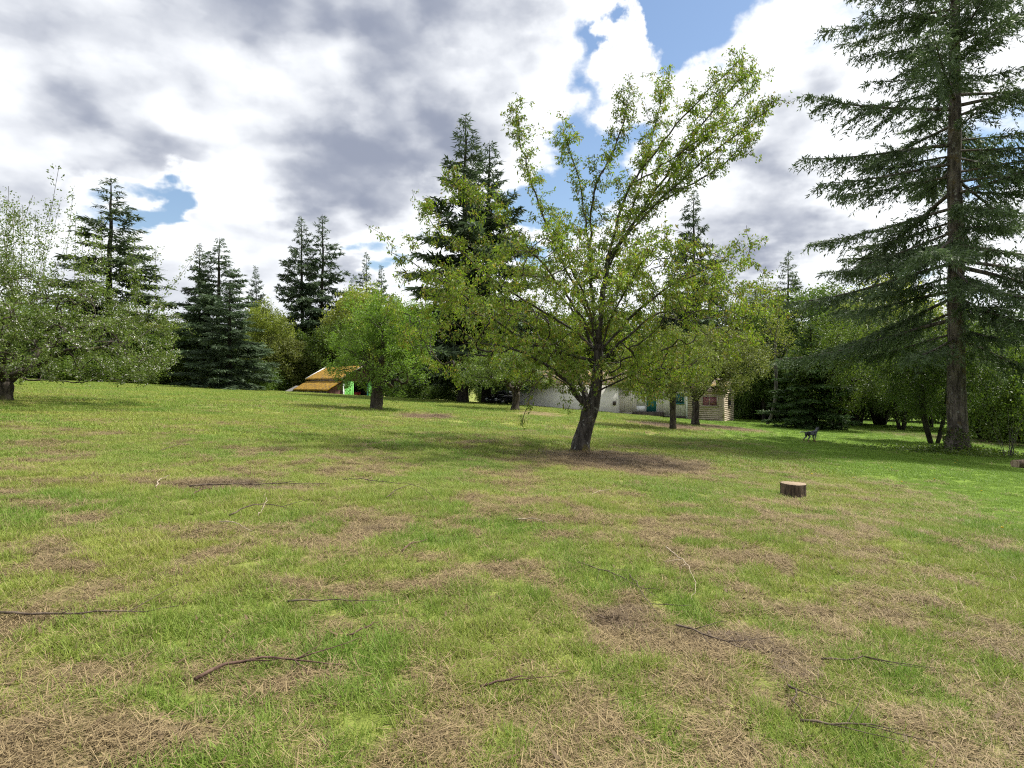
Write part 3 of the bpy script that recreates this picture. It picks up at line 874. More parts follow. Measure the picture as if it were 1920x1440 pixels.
# distant firs: three builds, copied
protoA = conifer_mesh(31, 24, 4.6, .10, 105, 7.0, 22, .52, .24, .32, .40, .28, profile=.80, top_up=.45, sides=8)
protoB = conifer_mesh(32, 24, 4.0, .16, 85, 6.5, 20, .52, .24, .25, .55, .26, profile=.78, top_up=.40, sides=8)
protoC = conifer_mesh(33, 24, 6.2, .03, 120, 6.0, 24, .50, .26, .42, .28, .32, profile=.85, top_up=.30, sides=8)
FIRS = [  # px of the stem, py of the tip, distance, half-width px, build, needles, label
    (205, 330, 72, 98, 'B', 'tall ragged fir rising behind the blossoming apple tree'),
    (372, 455, 76, 50, 'A', 'narrow fir tucked against the dark clump, on its blossoming-apple side'),
    (408, 443, 70, 80, 'A', 'dark broad fir, tallest of the clump between the blossoming apple and the barn'),
    (430, 530, 61, 88, 'C', 'dense dark fir with skirts to the ground in front of the taller clump'),
    (482, 497, 108, 36, 'A', 'small far fir in the gap between two fir clumps'),
    (566, 405, 102, 62, 'A', 'tall fir of the pair behind the barn, the one nearer the dark clump'),
    (603, 400, 104, 66, 'B', 'tall fir of the pair behind the barn, the one nearer the round apple tree'),
    (664, 512, 118, 34, 'B', 'shortest of three far fir tips above the round apple tree'),
    (688, 470, 114, 34, 'B', 'thin far fir with the highest of three far tips behind the round apple tree'),
    (717, 495, 116, 36, 'A', 'middling high far fir tip, of three, nearest the twin-trunk firs'),
    (780, 575, 82, 62, 'C', 'low dark fir filling the gap between the round apple tree and the twin-trunk firs'),
    (868, 216, 61, 125, 'A', 'very tall dark fir, the higher of two with trunks side by side near the car'),
    (912, 262, 64, 112, 'A', 'tall dark fir, the lower of two with trunks side by side near the car'),
    (1302, 350, 74, 74, 'A', 'tall fir rising behind the house and the cherry tree'),
    (1345, 470, 80, 56, 'C', 'shorter fir close behind the tall one at the back of the house'),
    (1478, 468, 64, 74, 'C', 'green fir standing past the cabin, beyond the leaning slim stem'),
    (1416, 545, 72, 50, 'B', 'thin fir between the cabin roof and the green fir'),
    (1520, 600, 47, 84, 'C', 'dark low-skirted fir at the back of the shaded lawn'),
]
proto = {}
for i, (px, py, Y, hw, bd, lb) in enumerate(FIRS):
    X = (px - CX) / FPX * Y; z = gz(X, Y)
    Ht = EYE + (CY - py) / FPX * Y - z
    base = {'A': 3.4, 'B': 2.9, 'C': 5.0}[bd]
    sxy = hw / FPX * Y / base; sz = Ht / 24.0
    mats = (M['bark_dark'], M['needle_green'] if px > 1400 and bd == 'C' else M['needle_far'])
    key = bd + mats[1].name
    if key not in proto:
        src = {'A': protoA, 'B': protoB, 'C': protoC}[bd]
        proto[key] = conifer('fir_tree', lb, (X, Y, z), src, mats, R(40 * i), (sxy, sxy, sz), 'firs of the wood behind the field')
    else:
        copy_tree(proto[key], 'fir_tree', lb, (X, Y, z), R(67 * i), (sxy, sxy, sz), 'firs of the wood behind the field', 'tree')

# ------------------------------------------------------------------ broadleaf trees and bushes of the wood: a few builds, copied
def wood_tree(seed, H, rad, crown_z, ntarget, per, leaf, trunk_r, stems=1, low=-.8, flat=.0, layers=0, droop=.1, spread=.5, maxc=3, sag=0.0):
    """returns (wood mesh, leaf mesh) with the base at the origin"""
    rng = np.random.default_rng(seed)
    g = Grower(rng)
    c = np.array([0, 0, crown_z]); tops = []
    for i in range(stems):
        a = 6.283 * i / max(1, stems) + rng.uniform(-.4, .4)
        off = np.array([math.cos(a), math.sin(a), 0]) * (spread if stems > 1 else 0)
        top = c + off * 2.2 + np.array([0, 0, -rad[2] * .35])
        b = off * .28 + np.array([0, 0, -.3])
        mid = b * .55 + top * .45 + off * .25 + rng.normal(0, .12, 3)
        g.limb([b, mid, top], [trunk_r * 1.2, trunk_r * .9, trunk_r * .6]); tops.append(top)
    T = ellipsoid(rng, int(ntarget * 1.2), c, rad, .7, low)
    T = voids(lumpy(T, c, .28, seed + 3, .35), seed + 5, .41, .55)
    if layers:
        zl = np.round(T[:, 2] * layers) / layers + rng.normal(0, .10, len(T))
        T[:, 2] = zl - .10 * np.hypot(T[:, 0], T[:, 1])
    T = T[T[:, 2] > .25]
    g.fill(T, np.mean(tops, 0), step=.45, up=.2, sag=sag)
    g.radii(.010, trunk_r)
    w_ = Geo(); P_ = np.asarray(g.p)
    for path in g.paths:
        if len(path) < 2: continue
        rr = g.r[path]
        if rr.max() < .0135: continue
        w_.tube(P_[path], rr, 8 if rr.max() > .06 else 4, cap=False)
    pos, tg = g.leaf_points(maxc, per * .25, leaf * 1.5)
    pos = np.repeat(pos, 4, axis=0) + rng.normal(0, leaf * .6, (len(pos) * 4, 3)); tg = np.repeat(tg, 4, axis=0)
    pos = pos[pos[:, 2] > .05]; tg = tg[:len(pos)]
    N = len(pos); rd = rng.normal(0, 1, (N, 3))
    d = unit(tg * .7 + unit(rd) + np.array([0, 0, -droop]))
    nr = unit(rng.normal(0, 1, (N, 3)) * (1 - flat) + np.array([0, 0, 1.0]) * (.35 + flat))
    sc = rng.uniform(.65, 1.25, N)
    v, q, r = leaf_cards(pos, d, nr, leaf * sc, leaf * .58 * sc, .2, rng)
    return w_.mesh('wood_trunk', True), make_mesh('wood_crown', v, [q], False, {'rnd': r})

BUILD = {  # name: (meshes, crown half-width, height)
    'round': (wood_tree(51, 10, (3.6, 3.6, 4.2), 5.6, 700, 26, .22, .17, low=-.85), 3.9, 10.0),
    'tall':  (wood_tree(52, 13, (3.0, 3.0, 5.4), 7.2, 760, 24, .22, .17, low=-.9), 3.2, 13.2),
    'bush':  (wood_tree(53, 4, (2.6, 2.4, 2.3), 1.9, 600, 22, .17, .07, stems=4, low=-.75), 2.8, 4.4),
    'layer': (wood_tree(54, 8, (4.2, 4.0, 3.5), 4.7, 1050, 24, .15, .15, stems=4, low=-.85, flat=.5, layers=1.6, droop=.3, spread=.55, sag=.12), 4.5, 8.2),
}
LEAFMAT = {'wood': M['leaf_wood'], 'pale': M['leaf_pale'], 'dark': M['leaf_dark'], 'olive': M['leaf_olive']}
wproto = {}
wn = [0]
def wood(name, label, px, py, Y, hw, bd, lm, group, cat='tree', X=None, zoff=0.0, sy=None):
    meshes, r0, h0 = BUILD[bd]
    if X is None: X = (px - CX) / FPX * Y
    z = gz(X, Y)
    Ht = EYE + (CY - py) / FPX * Y - z
    s = hw / FPX * Y / r0; sz = Ht / h0
    wn[0] += 1
    a = 1.7 * wn[0]
    key = bd + lm
    if key not in wproto:
        tm, cm = meshes
        root = thing(name, label, cat, (X, Y, z), a, group); root.scale = (s, s, sz)
        link('trunk' if cat == 'tree' else 'stem', tm, M['bark_dark'], root); c = link_om('crown' if cat == 'tree' else 'foliage', cm, LEAFMAT[lm], root); c['kind'] = 'stuff'
        wproto[key] = root
        return root
    return copy_tree(wproto[key], name, label, (X, Y, z), a, (s, s, sz), group, cat)

GB = 'broadleaf trees of the wood behind the field'
for t in [  # px, tip py, distance, half-width px, build, leaves, label
    (40, 560, 78, 120, 'round', 'wood', 'green tree behind the forked stems of the blossoming apple tree'),
    (150, 585, 74, 95, 'round', 'dark', 'dark green tree low behind the blossoming apple tree'),
    (255, 590, 80, 80, 'round', 'pale', 'yellow-green tree just below the tall ragged fir'),
    (318, 615, 72, 70, 'round', 'wood', 'green tree filling the gap between blossoming apple and dark fir clump'),
    (498, 566, 92, 52, 'round', 'pale', 'yellow-green dome seen between the two fir clumps'),
    (528, 628, 92, 58, 'round', 'olive', 'olive brownish tree between the dense dark fir and the barn'),
    (560, 622, 97, 72, 'layer', 'wood', 'spreading green tree overhanging the far end of the barn roof'),
    (640, 600, 92, 60, 'round', 'wood', 'green tree directly behind the barn ridge'),
    (692, 540, 98, 82, 'round', 'pale', 'pale yellow-green tree crowning above the round apple tree'),
    (770, 610, 94, 60, 'round', 'wood', 'green tree between the round apple tree and the twin-trunk firs'),
    (960, 560, 92, 80, 'round', 'dark', 'dark tree behind the cherry trunk and garage'),
    (1060, 575, 90, 85, 'tall', 'wood', 'tall green tree behind the garage roof'),
    (1180, 570, 86, 90, 'tall', 'dark', 'tall dark tree behind the middle of the house'),
    (1260, 560, 88, 70, 'round', 'olive', 'olive tree behind the house, between teal door and tall fir'),
    (1385, 560, 70, 62, 'tall', 'olive', 'loose olive tree behind the cabin corner'),
    (1432, 565, 60, 55, 'tall', 'wood', 'green tree behind the leaning slim stem'),
    (1440, 515, 68, 62, 'tall', 'olive', 'tall olive tree between the cabin and the green fir'),
    (1515, 528, 60, 70, 'tall', 'wood', 'tall green tree over the dark low-skirted fir'),
    (1605, 538, 57, 80, 'tall', 'olive', 'tall olive tree behind the middle of the thicket'),
    (350, 610, 78, 52, 'round', 'pale', 'pale green tree touching the narrow fir of the dark clump'),
    (1560, 520, 66, 74, 'tall', 'wood', 'tall green tree at the back of the shaded lawn'),
    (1652, 500, 62, 96, 'tall', 'pale', 'tall pale yellow-green tree seen through the low fir boughs'),
    (1745, 550, 60, 80, 'tall', 'pale', 'yellow-green tree between the thicket and the great fir trunk'),
    (1850, 590, 52, 90, 'tall', 'wood', 'green tree behind the great fir trunk, toward the hedge'),
    (1960, 560, 46, 110, 'tall', 'wood', 'green tree at the far end of the bright hedge'),
]:
    wood('broadleaf_tree', t[6], *t[:6], GB)

for i, (px, py, Y, hw, bd, lm) in enumerate([(-120, 590, 104, 90, 'round', 'wood'), (20, 600, 118, 80, 'round', 'dark'), (120, 610, 110, 80, 'round', 'wood'), (220, 615, 116, 80, 'round', 'dark'), (330, 610, 112, 70, 'round', 'wood'),
        (430, 615, 120, 70, 'round', 'dark'), (520, 600, 114, 70, 'round', 'wood'), (610, 605, 122, 70, 'round', 'dark'), (710, 600, 118, 70, 'round', 'wood'), (810, 600, 112, 70, 'round', 'dark'),
        (900, 600, 116, 70, 'round', 'wood'), (1120, 600, 110, 80, 'round', 'dark'), (1340, 600, 108, 80, 'round', 'dark'), (1500, 610, 84, 70, 'round', 'dark'), (1600, 600, 80, 70, 'round', 'wood'), (1700, 600, 76, 70, 'round', 'dark'), (1820, 600, 74, 80, 'round', 'wood')]):
    wood('far_tree', 'far green tree closing the back of the wood, seen in gaps between nearer trees', px, py, Y, hw, bd, lm, 'far trees at the back of the wood')

GS = 'shrubs along the wood edge'
for t in [
    (-40, 650, 68, 80, 'wood', 'leafy shrub behind the crown of the blossoming apple, away from the barn'),
    (75, 655, 68, 75, 'dark', 'dark shrub just beside the forked apple stems'),
    (185, 665, 66, 75, 'wood', 'green shrub under the drooping blossom boughs'),
    (285, 668, 68, 66, 'wood', 'green shrub at the tip of the lowest blossom bough'),
    (350, 672, 70, 55, 'dark', 'dark shrub at the foot of the dense dark fir, apple side'),
    (468, 680, 70, 40, 'wood', 'green shrub at the foot of the dense dark fir, barn side'),
    (520, 680, 92, 46, 'dark', 'dark shrub beside the low far end of the barn'),
    (745, 690, 76, 46, 'dark', 'dark shrub beside the green barn doors'),
    (800, 688, 72, 50, 'wood', 'green shrub between the barn and the twin fir trunks'),
    (848, 700, 70, 40, 'dark', 'dark shrub touching the higher of the twin fir trunks'),
    (935, 690, 76, 50, 'dark', 'dark shrub behind the black car'),
    (1000, 690, 80, 50, 'dark', 'dark shrub behind the garage end next to the car'),
    (1400, 690, 64, 46, 'dark', 'dark shrub beyond the gnarled stump'),
    (1450, 680, 66, 55, 'dark', 'dark shrub beyond the leaning slim stem'),
    (1530, 700, 78, 60, 'wood', 'green shrub closing the far end of the shaded lawn'),
    (1610, 705, 78, 60, 'dark', 'dark shrub behind the multi-stemmed thicket trunks'),
    (1690, 700, 76, 66, 'wood', 'green shrub behind the thicket, close to the great fir'),
    (1770, 690, 72, 66, 'dark', 'dark shrub straight behind the great fir trunk'),
    (1850, 655, 42, 72, 'wood', 'bright hedge shrub close beside the great fir trunk'),
    (1930, 640, 38, 90, 'wood', 'bright hedge shrub behind the bare upright stems'),
    (2040, 630, 34, 110, 'wood', 'bright hedge shrub furthest along from the great fir'),
] + [(px, 660 + 7 * (i % 3), 76 + (i % 2) * 4, 58, 'wood' if i % 2 else 'dark', 'leafy hedge shrub in the row beyond the field crest, before the barn begins') for i, px in enumerate(range(-80, 470, 68))]:
    wood('shrub', t[5], t[0], t[1], t[2], t[3], 'bush', t[4], GS, 'shrub')

GT = 'multi-stemmed thicket trees on the shaded lawn'
for t in [  # px of the foot, py of the foot, tip py, half-width px, leaves, label
    (1568, 806, 590, 100, 'wood', 'thicket tree with a dark leaning stem close beside the dog'),
    (1607, 799, 600, 95, 'dark', 'thicket tree with a clump of thin dark stems behind the leaning one'),
    (1650, 797, 560, 110, 'wood', 'thicket tree with stems in the middle of the shaded lawn'),
    (1690, 806, 610, 90, 'dark', 'thicket tree with a single upright dark stem'),
    (1752, 832, 570, 105, 'dark', 'thicket tree fanning from one foot against the great fir'),
    (1480, 778, 640, 58, 'dark', 'thicket tree nearest the gnarled stump'),
    (1845, 812, 610, 90, 'wood', 'thicket tree close behind the great fir trunk'),
]:
    X, Y = ray_ground(t[0], t[1])
    wood('thicket_tree', t[5], t[0], t[2], Y, t[3], 'layer', t[4], GT, X=X)

# the slim stem that leans at the corner of the lawn
def slim():
    rng = np.random.default_rng(77)
    bx, by = ray_ground(1440, 796); org = np.array([bx, by, gz(bx, by)])
    root = thing('slim_tree', 'slim grey tree with a curved leaning stem at the lawn corner near the cabin', 'tree', tuple(org))
    g = Grower(rng)
    pl = lambda pts: [at(a, b, by) for a, b in pts]
    g.limb(pl([(1437, 800), (1447, 778), (1454, 745), (1455, 700), (1453, 640), (1462, 580)]), [.15, .12, .105, .09, .06, .03])
    for pts in ([(1455, 700), (1440, 670), (1420, 655)], [(1454, 670), (1475, 640), (1490, 620)], [(1453, 640), (1435, 600), (1428, 570)]):
        k = g.nearest(pl(pts)[0]); g.limb([g.p[k]] + pl(pts)[1:], [.04, .025, .012], parent=k)
    c = at(1455, 625, by)
    T = lumpy(ellipsoid(rng, 260, c, (1.9, 1.8, 3.0), .8, -.7), c, .25, 3)
    g.fill(T, at(1454, 680, by), step=.3)
    g.radii(.007, .13); g.wood('trunk', M['bark_grey'], root, org)
    pos, tg = g.leaf_points(3, 5.0, .12)
    foliage('crown', root, M['leaf_pale'], pos, tg, org, .12, .07, .2, rng)
slim()

# leafy ground plants round the foot of the great fir, and the bare upright stems beside it
def ivy():
    rng = np.random.default_rng(12)
    N = 5200
    a = rng.uniform(0, 6.28, N); r_ = .45 + np.abs(rng.normal(0, 1.15, N))
    x = fx + r_ * np.cos(a) * 1.5; y = fy + r_ * np.sin(a) * .9
    z = terrain(x, y) + rng.random(N) ** 1.8 * .42 * np.exp(-r_ / 1.8) + .03
    k = rng.random(N) < .12
    z[k] += rng.random(k.sum()) * .9; rr = .50
    x[k] = fx + rr * np.cos(a[k]); y[k] = fy + rr * np.sin(a[k])
    org = np.array([fx, fy, gz(fx, fy)])
    pos = np.stack([x, y, z], -1)
    v, q, r = leaf_cards(pos - org, rng.normal(0, 1, (N, 3)), rng.normal(0, .6, (N, 3)) + np.array([0, 0, 1]), rng.uniform(.06, .12, N), rng.uniform(.05, .09, N), .15, rng)
    o = link('ivy', make_mesh('ivy', v, [q], False, {'rnd': r}), M['leaf_wood'], None, tuple(org))
    tag(o, 'low ivy and weeds growing round the foot of the great fir', 'ivy', kind='stuff')
ivy()

def bare_stems():
    rng = np.random.default_rng(14)
    X, Y = ray_ground(1893, 858); org = np.array([X, Y, gz(X, Y)])
    root = thing('bare_shrub', 'bare upright thin stems rising behind the cut log', 'shrub', tuple(org))
    for i in range(9):
        a = rng.uniform(-.5, .5); L = rng.uniform(1.3, 2.2); b = rng.uniform(-.3, .3)
        t = np.linspace(0, 1, 7)[:, None]
        p = np.array([b * .5, rng.uniform(-.15, .15), -.05]) + t * np.array([a + b * .6, rng.uniform(-.3, .3), L]) + np.array([a, 0, 0]) * .4 * t ** 2
        g = Geo(); g.tube(p, np.linspace(.016, .005, 7), 5); g.obj('stem', M['bark_grey'], root, True)
    N = 500; f = rng.random(N)
    pos = np.stack([rng.normal(0, .5, N), rng.normal(0, .3, N), .5 + 1.8 * f], -1)
    v, q, r = leaf_cards(pos, rng.normal(0, 1, (N, 3)), rng.normal(0, 1, (N, 3)), rng.uniform(.05, .09, N), rng.uniform(.03, .05, N), .15, rng)
    o = link('foliage', make_mesh('foliage', v, [q], False, {'rnd': r}), M['leaf_wood'], root); o['kind'] = 'stuff'
bare_stems()

# ------------------------------------------------------------------ house: garage, middle with the teal door, log-sided cabin
M['white_wall'] = rough_mat('weathered_white_wall', (.66, .63, .60), (.76, .73, .70), 2.2, .75, .1, c3=(.42, .36, .30), c3amt=(.6, .85))
M['groove_wall'] = rough_mat('grooved_pale_siding', (.52, .48, .43), (.64, .60, .55), 3.0, .8, .15, stretch=(1, 1, .3), c3=(.33, .24, .17), c3amt=(.58, .8))
M['log_board'] = rough_mat('weathered_log_siding', (.28, .22, .15), (.48, .41, .31), 5.0, .8, .4, stretch=(.25, .25, 2), c3=(.13, .095, .06), c3amt=(.55, .75))
M['roof_old'] = rough_mat('mossy_brown_roofing', (.07, .055, .04), (.15, .12, .085), 3.0, .95, .5, c3=(.20, .14, .03), c3amt=(.45, .65))
M['log_trim'] = rough_mat('pale_log_trim', (.30, .25, .19), (.46, .41, .34), 5, .8, .2)
M['teal'] = rough_mat('teal_door_paint', (.02, .12, .125), (.03, .155, .16), 4, .5, .05)
M['white_paint'] = rough_mat('white_trim_paint', (.62, .62, .62), (.74, .74, .74), 4, .5, .05)
M['dark_wood'] = rough_mat('dark_old_timber', (.03, .024, .02), (.09, .07, .055), 6, .9, .4, stretch=(1, 1, .2))
M['curtain'] = rough_mat('rose_curtain', (.36, .10, .13), (.55, .23, .25), 9, .9, .2, stretch=(3, 3, .1))
M['blind'] = rough_mat('pale_window_blind', (.42, .42, .36), (.52, .52, .46), 5, .8, .1, stretch=(.2, .2, 6))
def glass_mat():
    m, t = mat_new('window_glass')
    p = t.add('ShaderNodeBsdfPrincipled', {'Base Color': (.02, .03, .035), 'Roughness': .06, 'Specular IOR Level': .6, 'Alpha': .22})
    finish(t, p.outputs[0]); return m
M['glass'] = glass_mat()

A0 = np.array([1.0, 63.0]); ud = unit(np.array([.88, -.47])); nd_ = np.array([ud[1], -ud[0]])   # along the front, and out of the front
if nd_[1] > 0: nd_ = -nd_
bdv = -nd_                                                                                   # into the house
hrot = math.atan2(ud[1], ud[0])
house = thing('house', 'low pale house with a blank garage wall, teal door and log-sided cabin end', 'house', (A0[0], A0[1], 0.0), hrot)
def hw(t, d): return A0 + ud * t + bdv * d
def hbox(g, t0, t1, d0, d1, z0, z1):            # house frame: t along the front, d into the house
    g.box(((t0 + t1) / 2, (d0 + d1) / 2, (z0 + z1) / 2), (abs(t1 - t0) / 2, abs(d1 - d0) / 2, abs(z1 - z0) / 2))
def hpart(name, mat, boxes, parent=None):
    g = Geo()
    for b in boxes: hbox(g, *b)
    return g.obj(name, mat, parent or house)
def gzt(t, d): p = hw(t, d); return gz(p[0], p[1])
T1, T2, T3 = 10.2, 16.4, 19.5
D = -.0
low = min(gzt(T3, 0), gzt(T3, 5.5)) - .4
# garage block (stands a little forward), middle block, cabin
hpart('wall', M['white_wall'], [(0, T1, -.6, 6.4, -1.9, 1.75)])
hpart('wall', M['groove_wall'], [(T1 + .01, T2, 0, 6.4, -2.2, 1.55)])
hpart('wall', M['log_board'], [(T2 + .01, T3 - .03, .05, 5.5, -2.4, 1.05)])
# grooved siding boards of the middle block
g = Geo(); t = T1 + .05
while t < T2 - .05:
    if not (11.75 < t + .09 < 13.8):
        hbox(g, t, t + .185, -.025, .01, gzt(t, 0) + .18, 1.5)
    else:
        hbox(g, t, t + .185, -.025, .01, 1.2, 1.5)
    t += .2
o = g.obj('siding_board', M['groove_wall'], house); o['kind'] = 'stuff'
# cabin boards, one by one
zb = low
k = 0
while zb < .98:
    for (t0, t1, d0, d1) in ((T2 + .02, T3, -.035, .04), (T3 - .025, T3 + .035, .05, 5.5)):
        g = Geo()
        hgt = .165
        n = 5
        if t1 - t0 > 1:
            prof = [(0, d1), (.01, d0 + .02), (hgt * .5, d0), (hgt - .01, d0 + .02), (hgt, d1)]
            v = [(tt, dd, zb + z) for tt in (t0, t1) for z, dd in prof]
        else:
            prof = [(0, t0), (.01, t1 - .02), (hgt * .5, t1), (hgt - .01, t1 - .02), (hgt, t0)]
            v = [(tt, dd, zb + z) for dd in (d0, d1) for z, tt in prof]
        g.raw(v, [(a, a + 1, a + 6, a + 5) for a in range(4)] + [(0, 5, 9, 4)], [(0, 1, 2), (0, 2, 3), (0, 3, 4), (5, 7, 6), (5, 8, 7), (5, 9, 8)])
        g.obj('log_board', M['log_board'], house)
    zb += .172; k += 1
hpart('corner_post', M['log_board'], [(T3 - .06, T3 + .07, -.07, .06, low, 1.05)])
hpart('corner_post', M['white_paint'], [(T2 - .07, T2 + .05, -.06, .02, gzt(T2, 0) - .2, 1.5)])
hpart('foundation', M['dark_wood'], [(T1 + .02, T2 - .08, -.05, .03, gzt(T2, 0) - .3, gzt(T2, 0) + .22)])
hpart('step', M['dark_wood'], [(11.7, 14.4, -.9, -.06, -1.6, -.93)])
def roof(name, t0, t1, d0, d1, ze, zr, ov=.55):
    g = Geo(); dm = (d0 + d1) / 2; th = .12
    pitch = (zr - ze) / (dm - d0)
    for (da, db, sa) in ((d0 - ov, dm, 1), (d1 + ov, dm, -1)):
        za = ze - pitch * ov
        v = [(t0 - ov, da, za), (t1 + ov, da, za), (t1 + ov, db, zr), (t0 - ov, db, zr)]
        v += [(a, b, c - th) for a, b, c in v]
        g.raw(v, [(0, 1, 2, 3), (7, 6, 5, 4), (0, 4, 5, 1), (1, 5, 6, 2), (2, 6, 7, 3), (3, 7, 4, 0)])
    g.obj(name, M['roof_old'], house)
    for tt in (t0 + .02, t1 - .02):                # gable ends
        g2 = Geo(); g2.raw([(tt + e, *p) for e in (-.015, .015) for p in ((d0, ze - .1), (d1, ze - .1), (dm, zr - .1))], [(0, 1, 4, 3), (1, 2, 5, 4), (2, 0, 3, 5)], [(0, 2, 1), (3, 4, 5)])
        g2.obj('gable', M['groove_wall'], house)
roof('roof', 0, T1, -.6, 6.4, 1.80, 3.0)
roof('roof', T1 + .6, T2, 0, 6.4, 1.62, 2.7, .4)
roof('roof', T2 + .45, T3, 0, 5.5, 1.12, 2.1, .35)
def window(t0, t1, z0, z1, fill, frame, side=False):
    """window on the front (or on the cabin's end wall when side)"""
    def bb(a0, a1, o0, o1, zz0, zz1):
        return (T3 - o1 + .0, T3 - o0 + .0, a0, a1, zz0, zz1) if side else (a0, a1, o0, o1, zz0, zz1)
    wnd = hpart('window', frame, [bb(t0 - .07, t0, -.09, .02, z0 - .07, z1 + .07), bb(t1, t1 + .07, -.09, .02, z0 - .07, z1 + .07),
                                  bb(t0, t1, -.09, .02, z1, z1 + .07), bb((t0 + t1) / 2 - .02, (t0 + t1) / 2 + .02, -.085, .02, z0, z1)])
    hpart('sill', frame, [bb(t0 - .1, t1 + .1, -.14, .02, z0 - .08, z0 - .001)], wnd)
    hpart('pane', M['glass'], [bb(t0, t1, -.066, -.060, z0, z1)], wnd)
    hpart('curtain', fill, [bb(t0, t1, -.052, -.045, z0, z1)], wnd)
    return wnd
window(17.75, 18.95, -.28, .5, M['curtain'], M['log_trim'])
window(15.2, 16.1, -.12, .72, M['teal'], M['teal'])
window(2.2, 3.3, -.3, .6, M['dark_wood'], M['dark_wood'], side=True)
# teal door with white glazed side door
dr = hpart('door', M['teal'], [(12.78, 13.68, -.06, -.005, -.90, 1.15)])
hpart('door_pane', M['glass'], [(12.9, 13.56, -.075, -.068, .15, 1.0)], dr)
hpart('door_frame', M['white_paint'], [(12.70, 12.775, -.09, -.004, -.92, 1.2), (13.685, 13.76, -.09, -.004, -.92, 1.2), (11.8, 13.76, -.09, -.004, 1.2, 1.28)], dr)
hpart('door_handle', M['dark_wood'], [(13.55, 13.6, -.12, -.062, .02, .12)], dr)
d2 = hpart('door', M['white_paint'], [(11.85, 12.69, -.05, -.004, -.9, -.40), (11.85, 11.94, -.05, -.004, -.395, 1.19), (12.60, 12.69, -.05, -.004, -.395, 1.19), (11.945, 12.595, -.05, -.004, .45, .5)])
hpart('blind', M['blind'], [(11.945, 12.595, -.028, -.012, -.39, .445), (11.945, 12.595, -.028, -.012, .505, 1.19)], d2)
hpart('meter_box', M['dark_wood'], [(T1 - .38, T1 - .14, -.72, -.602, -.35, .0)])
hpart('garage_corner_trim', M['white_wall'], [(T1 - .08, T1 + .03, -.63, -.5, -1.9, 1.7)])

# ------------------------------------------------------------------ barn: mossy roof in two steps, green doors
M['moss_roof'] = rough_mat('orange_moss_roof', (.17, .085, .012), (.36, .22, .02), 5.0, .95, .9, c3=(.07, .052, .035), c3amt=(.52, .66))
M['barn_board'] = rough_mat('grey_barn_boards', (.10, .085, .07), (.25, .22, .19), 6, .9, .4, stretch=(1, 1, .15))
M['barn_red'] = rough_mat('old_red_brown_boards', (.06, .028, .022), (.11, .05, .038), 6, .9, .4, stretch=(1, 1, .15))
M['green_door'] = rough_mat('bright_green_door', (.12, .40, .07), (.17, .48, .10), 3, .6, .1)
M['grey_metal'] = rough_mat('grey_sheet_roof', (.13, .125, .12), (.22, .21, .20), 4, .7, .2)
M['red_paint'] = rough_mat('faded_red_paint', (.30, .03, .03), (.40, .05, .05), 4, .5, .05)
phi = R(40)
BY = 76.0
BX = (643 - CX) / FPX * BY
bz = EYE + (CY - 741) / FPX * BY - .35               # floor of the barn: just below the crest as seen from the field
barn = thing('barn', 'old barn with orange mossy stepped roof and bright green doors', 'barn', (BX, BY, bz), phi)
def bpart(name, mat, boxes, parent=None):
    g = Geo()
    for b in boxes: g.box(((b[0] + b[1]) / 2, (b[2] + b[3]) / 2, (b[4] + b[5]) / 2), (abs(b[1] - b[0]) / 2, abs(b[3] - b[2]) / 2, abs(b[5] - b[4]) / 2))
    return g.obj(name, mat, parent or barn)
# local frame: x along the gable front, y back along the ridge; x=0 is the corner of the main gable
LEN = 10.8
def slab(name, mat, a, b, y0, y1, th, bumps=.05, seed=0):
    """roof slope from eave a=(x,z) to upper edge b=(x,z)"""
    n, m = 40, 14
    yy, ss = np.meshgrid(np.linspace(y0, y1, n), np.linspace(0, 1, m))
    xx = a[0] + (b[0] - a[0]) * ss; zz_ = a[1] + (b[1] - a[1]) * ss + (fbm(yy * 2.3, ss * 6, seed, 3)) * bumps
    top = np.stack([xx, yy, zz_], -1).reshape(-1, 3); bot = top.copy(); bot[:, 2] = (a[1] + (b[1] - a[1]) * ss).ravel() - th
    i, j = np.meshgrid(np.arange(n - 1), np.arange(m - 1)); k0 = j * n + i
    q = np.stack([k0, k0 + n, k0 + n + 1, k0 + 1], -1).reshape(-1, 4); q2 = q[:, ::-1] + n * m
    rim = list(range(n)) + [n - 1 + n * r for r in range(1, m)] + [n * m - 1 - r for r in range(1, n)] + [n * (m - 1 - r) for r in range(1, m - 1)]
    q3 = [(rim[r], rim[(r + 1) % len(rim)], rim[(r + 1) % len(rim)] + n * m, rim[r] + n * m) for r in range(len(rim))]
    return link(name, make_mesh(name, np.vstack([top, bot]), [np.vstack([q, q2, np.array(q3)])], False), mat, barn)
slab('roof', M['moss_roof'], (-.35, 2.35), (2.6, 3.95), -.3, LEN, .10, .09, 2)
slab('roof', M['moss_roof'], (5.55, 2.35), (2.6, 3.95), -.3, LEN, .10, .09, 3)
slab('lean_to_roof', M['moss_roof'], (-2.1, .98), (-.15, 2.12), -.2, LEN - .2, .09, .09, 4)
slab('lean_to_roof', M['grey_metal'], (-2.9, .5), (-.9, 1.45), LEN - .1, LEN + 2.0, .06, .03, 5)
for y in (-.42,):
    bpart('verge_board', M['barn_board'], [(-.4, -.28, y, y + .1, 2.2, 2.42)])
g = Geo()
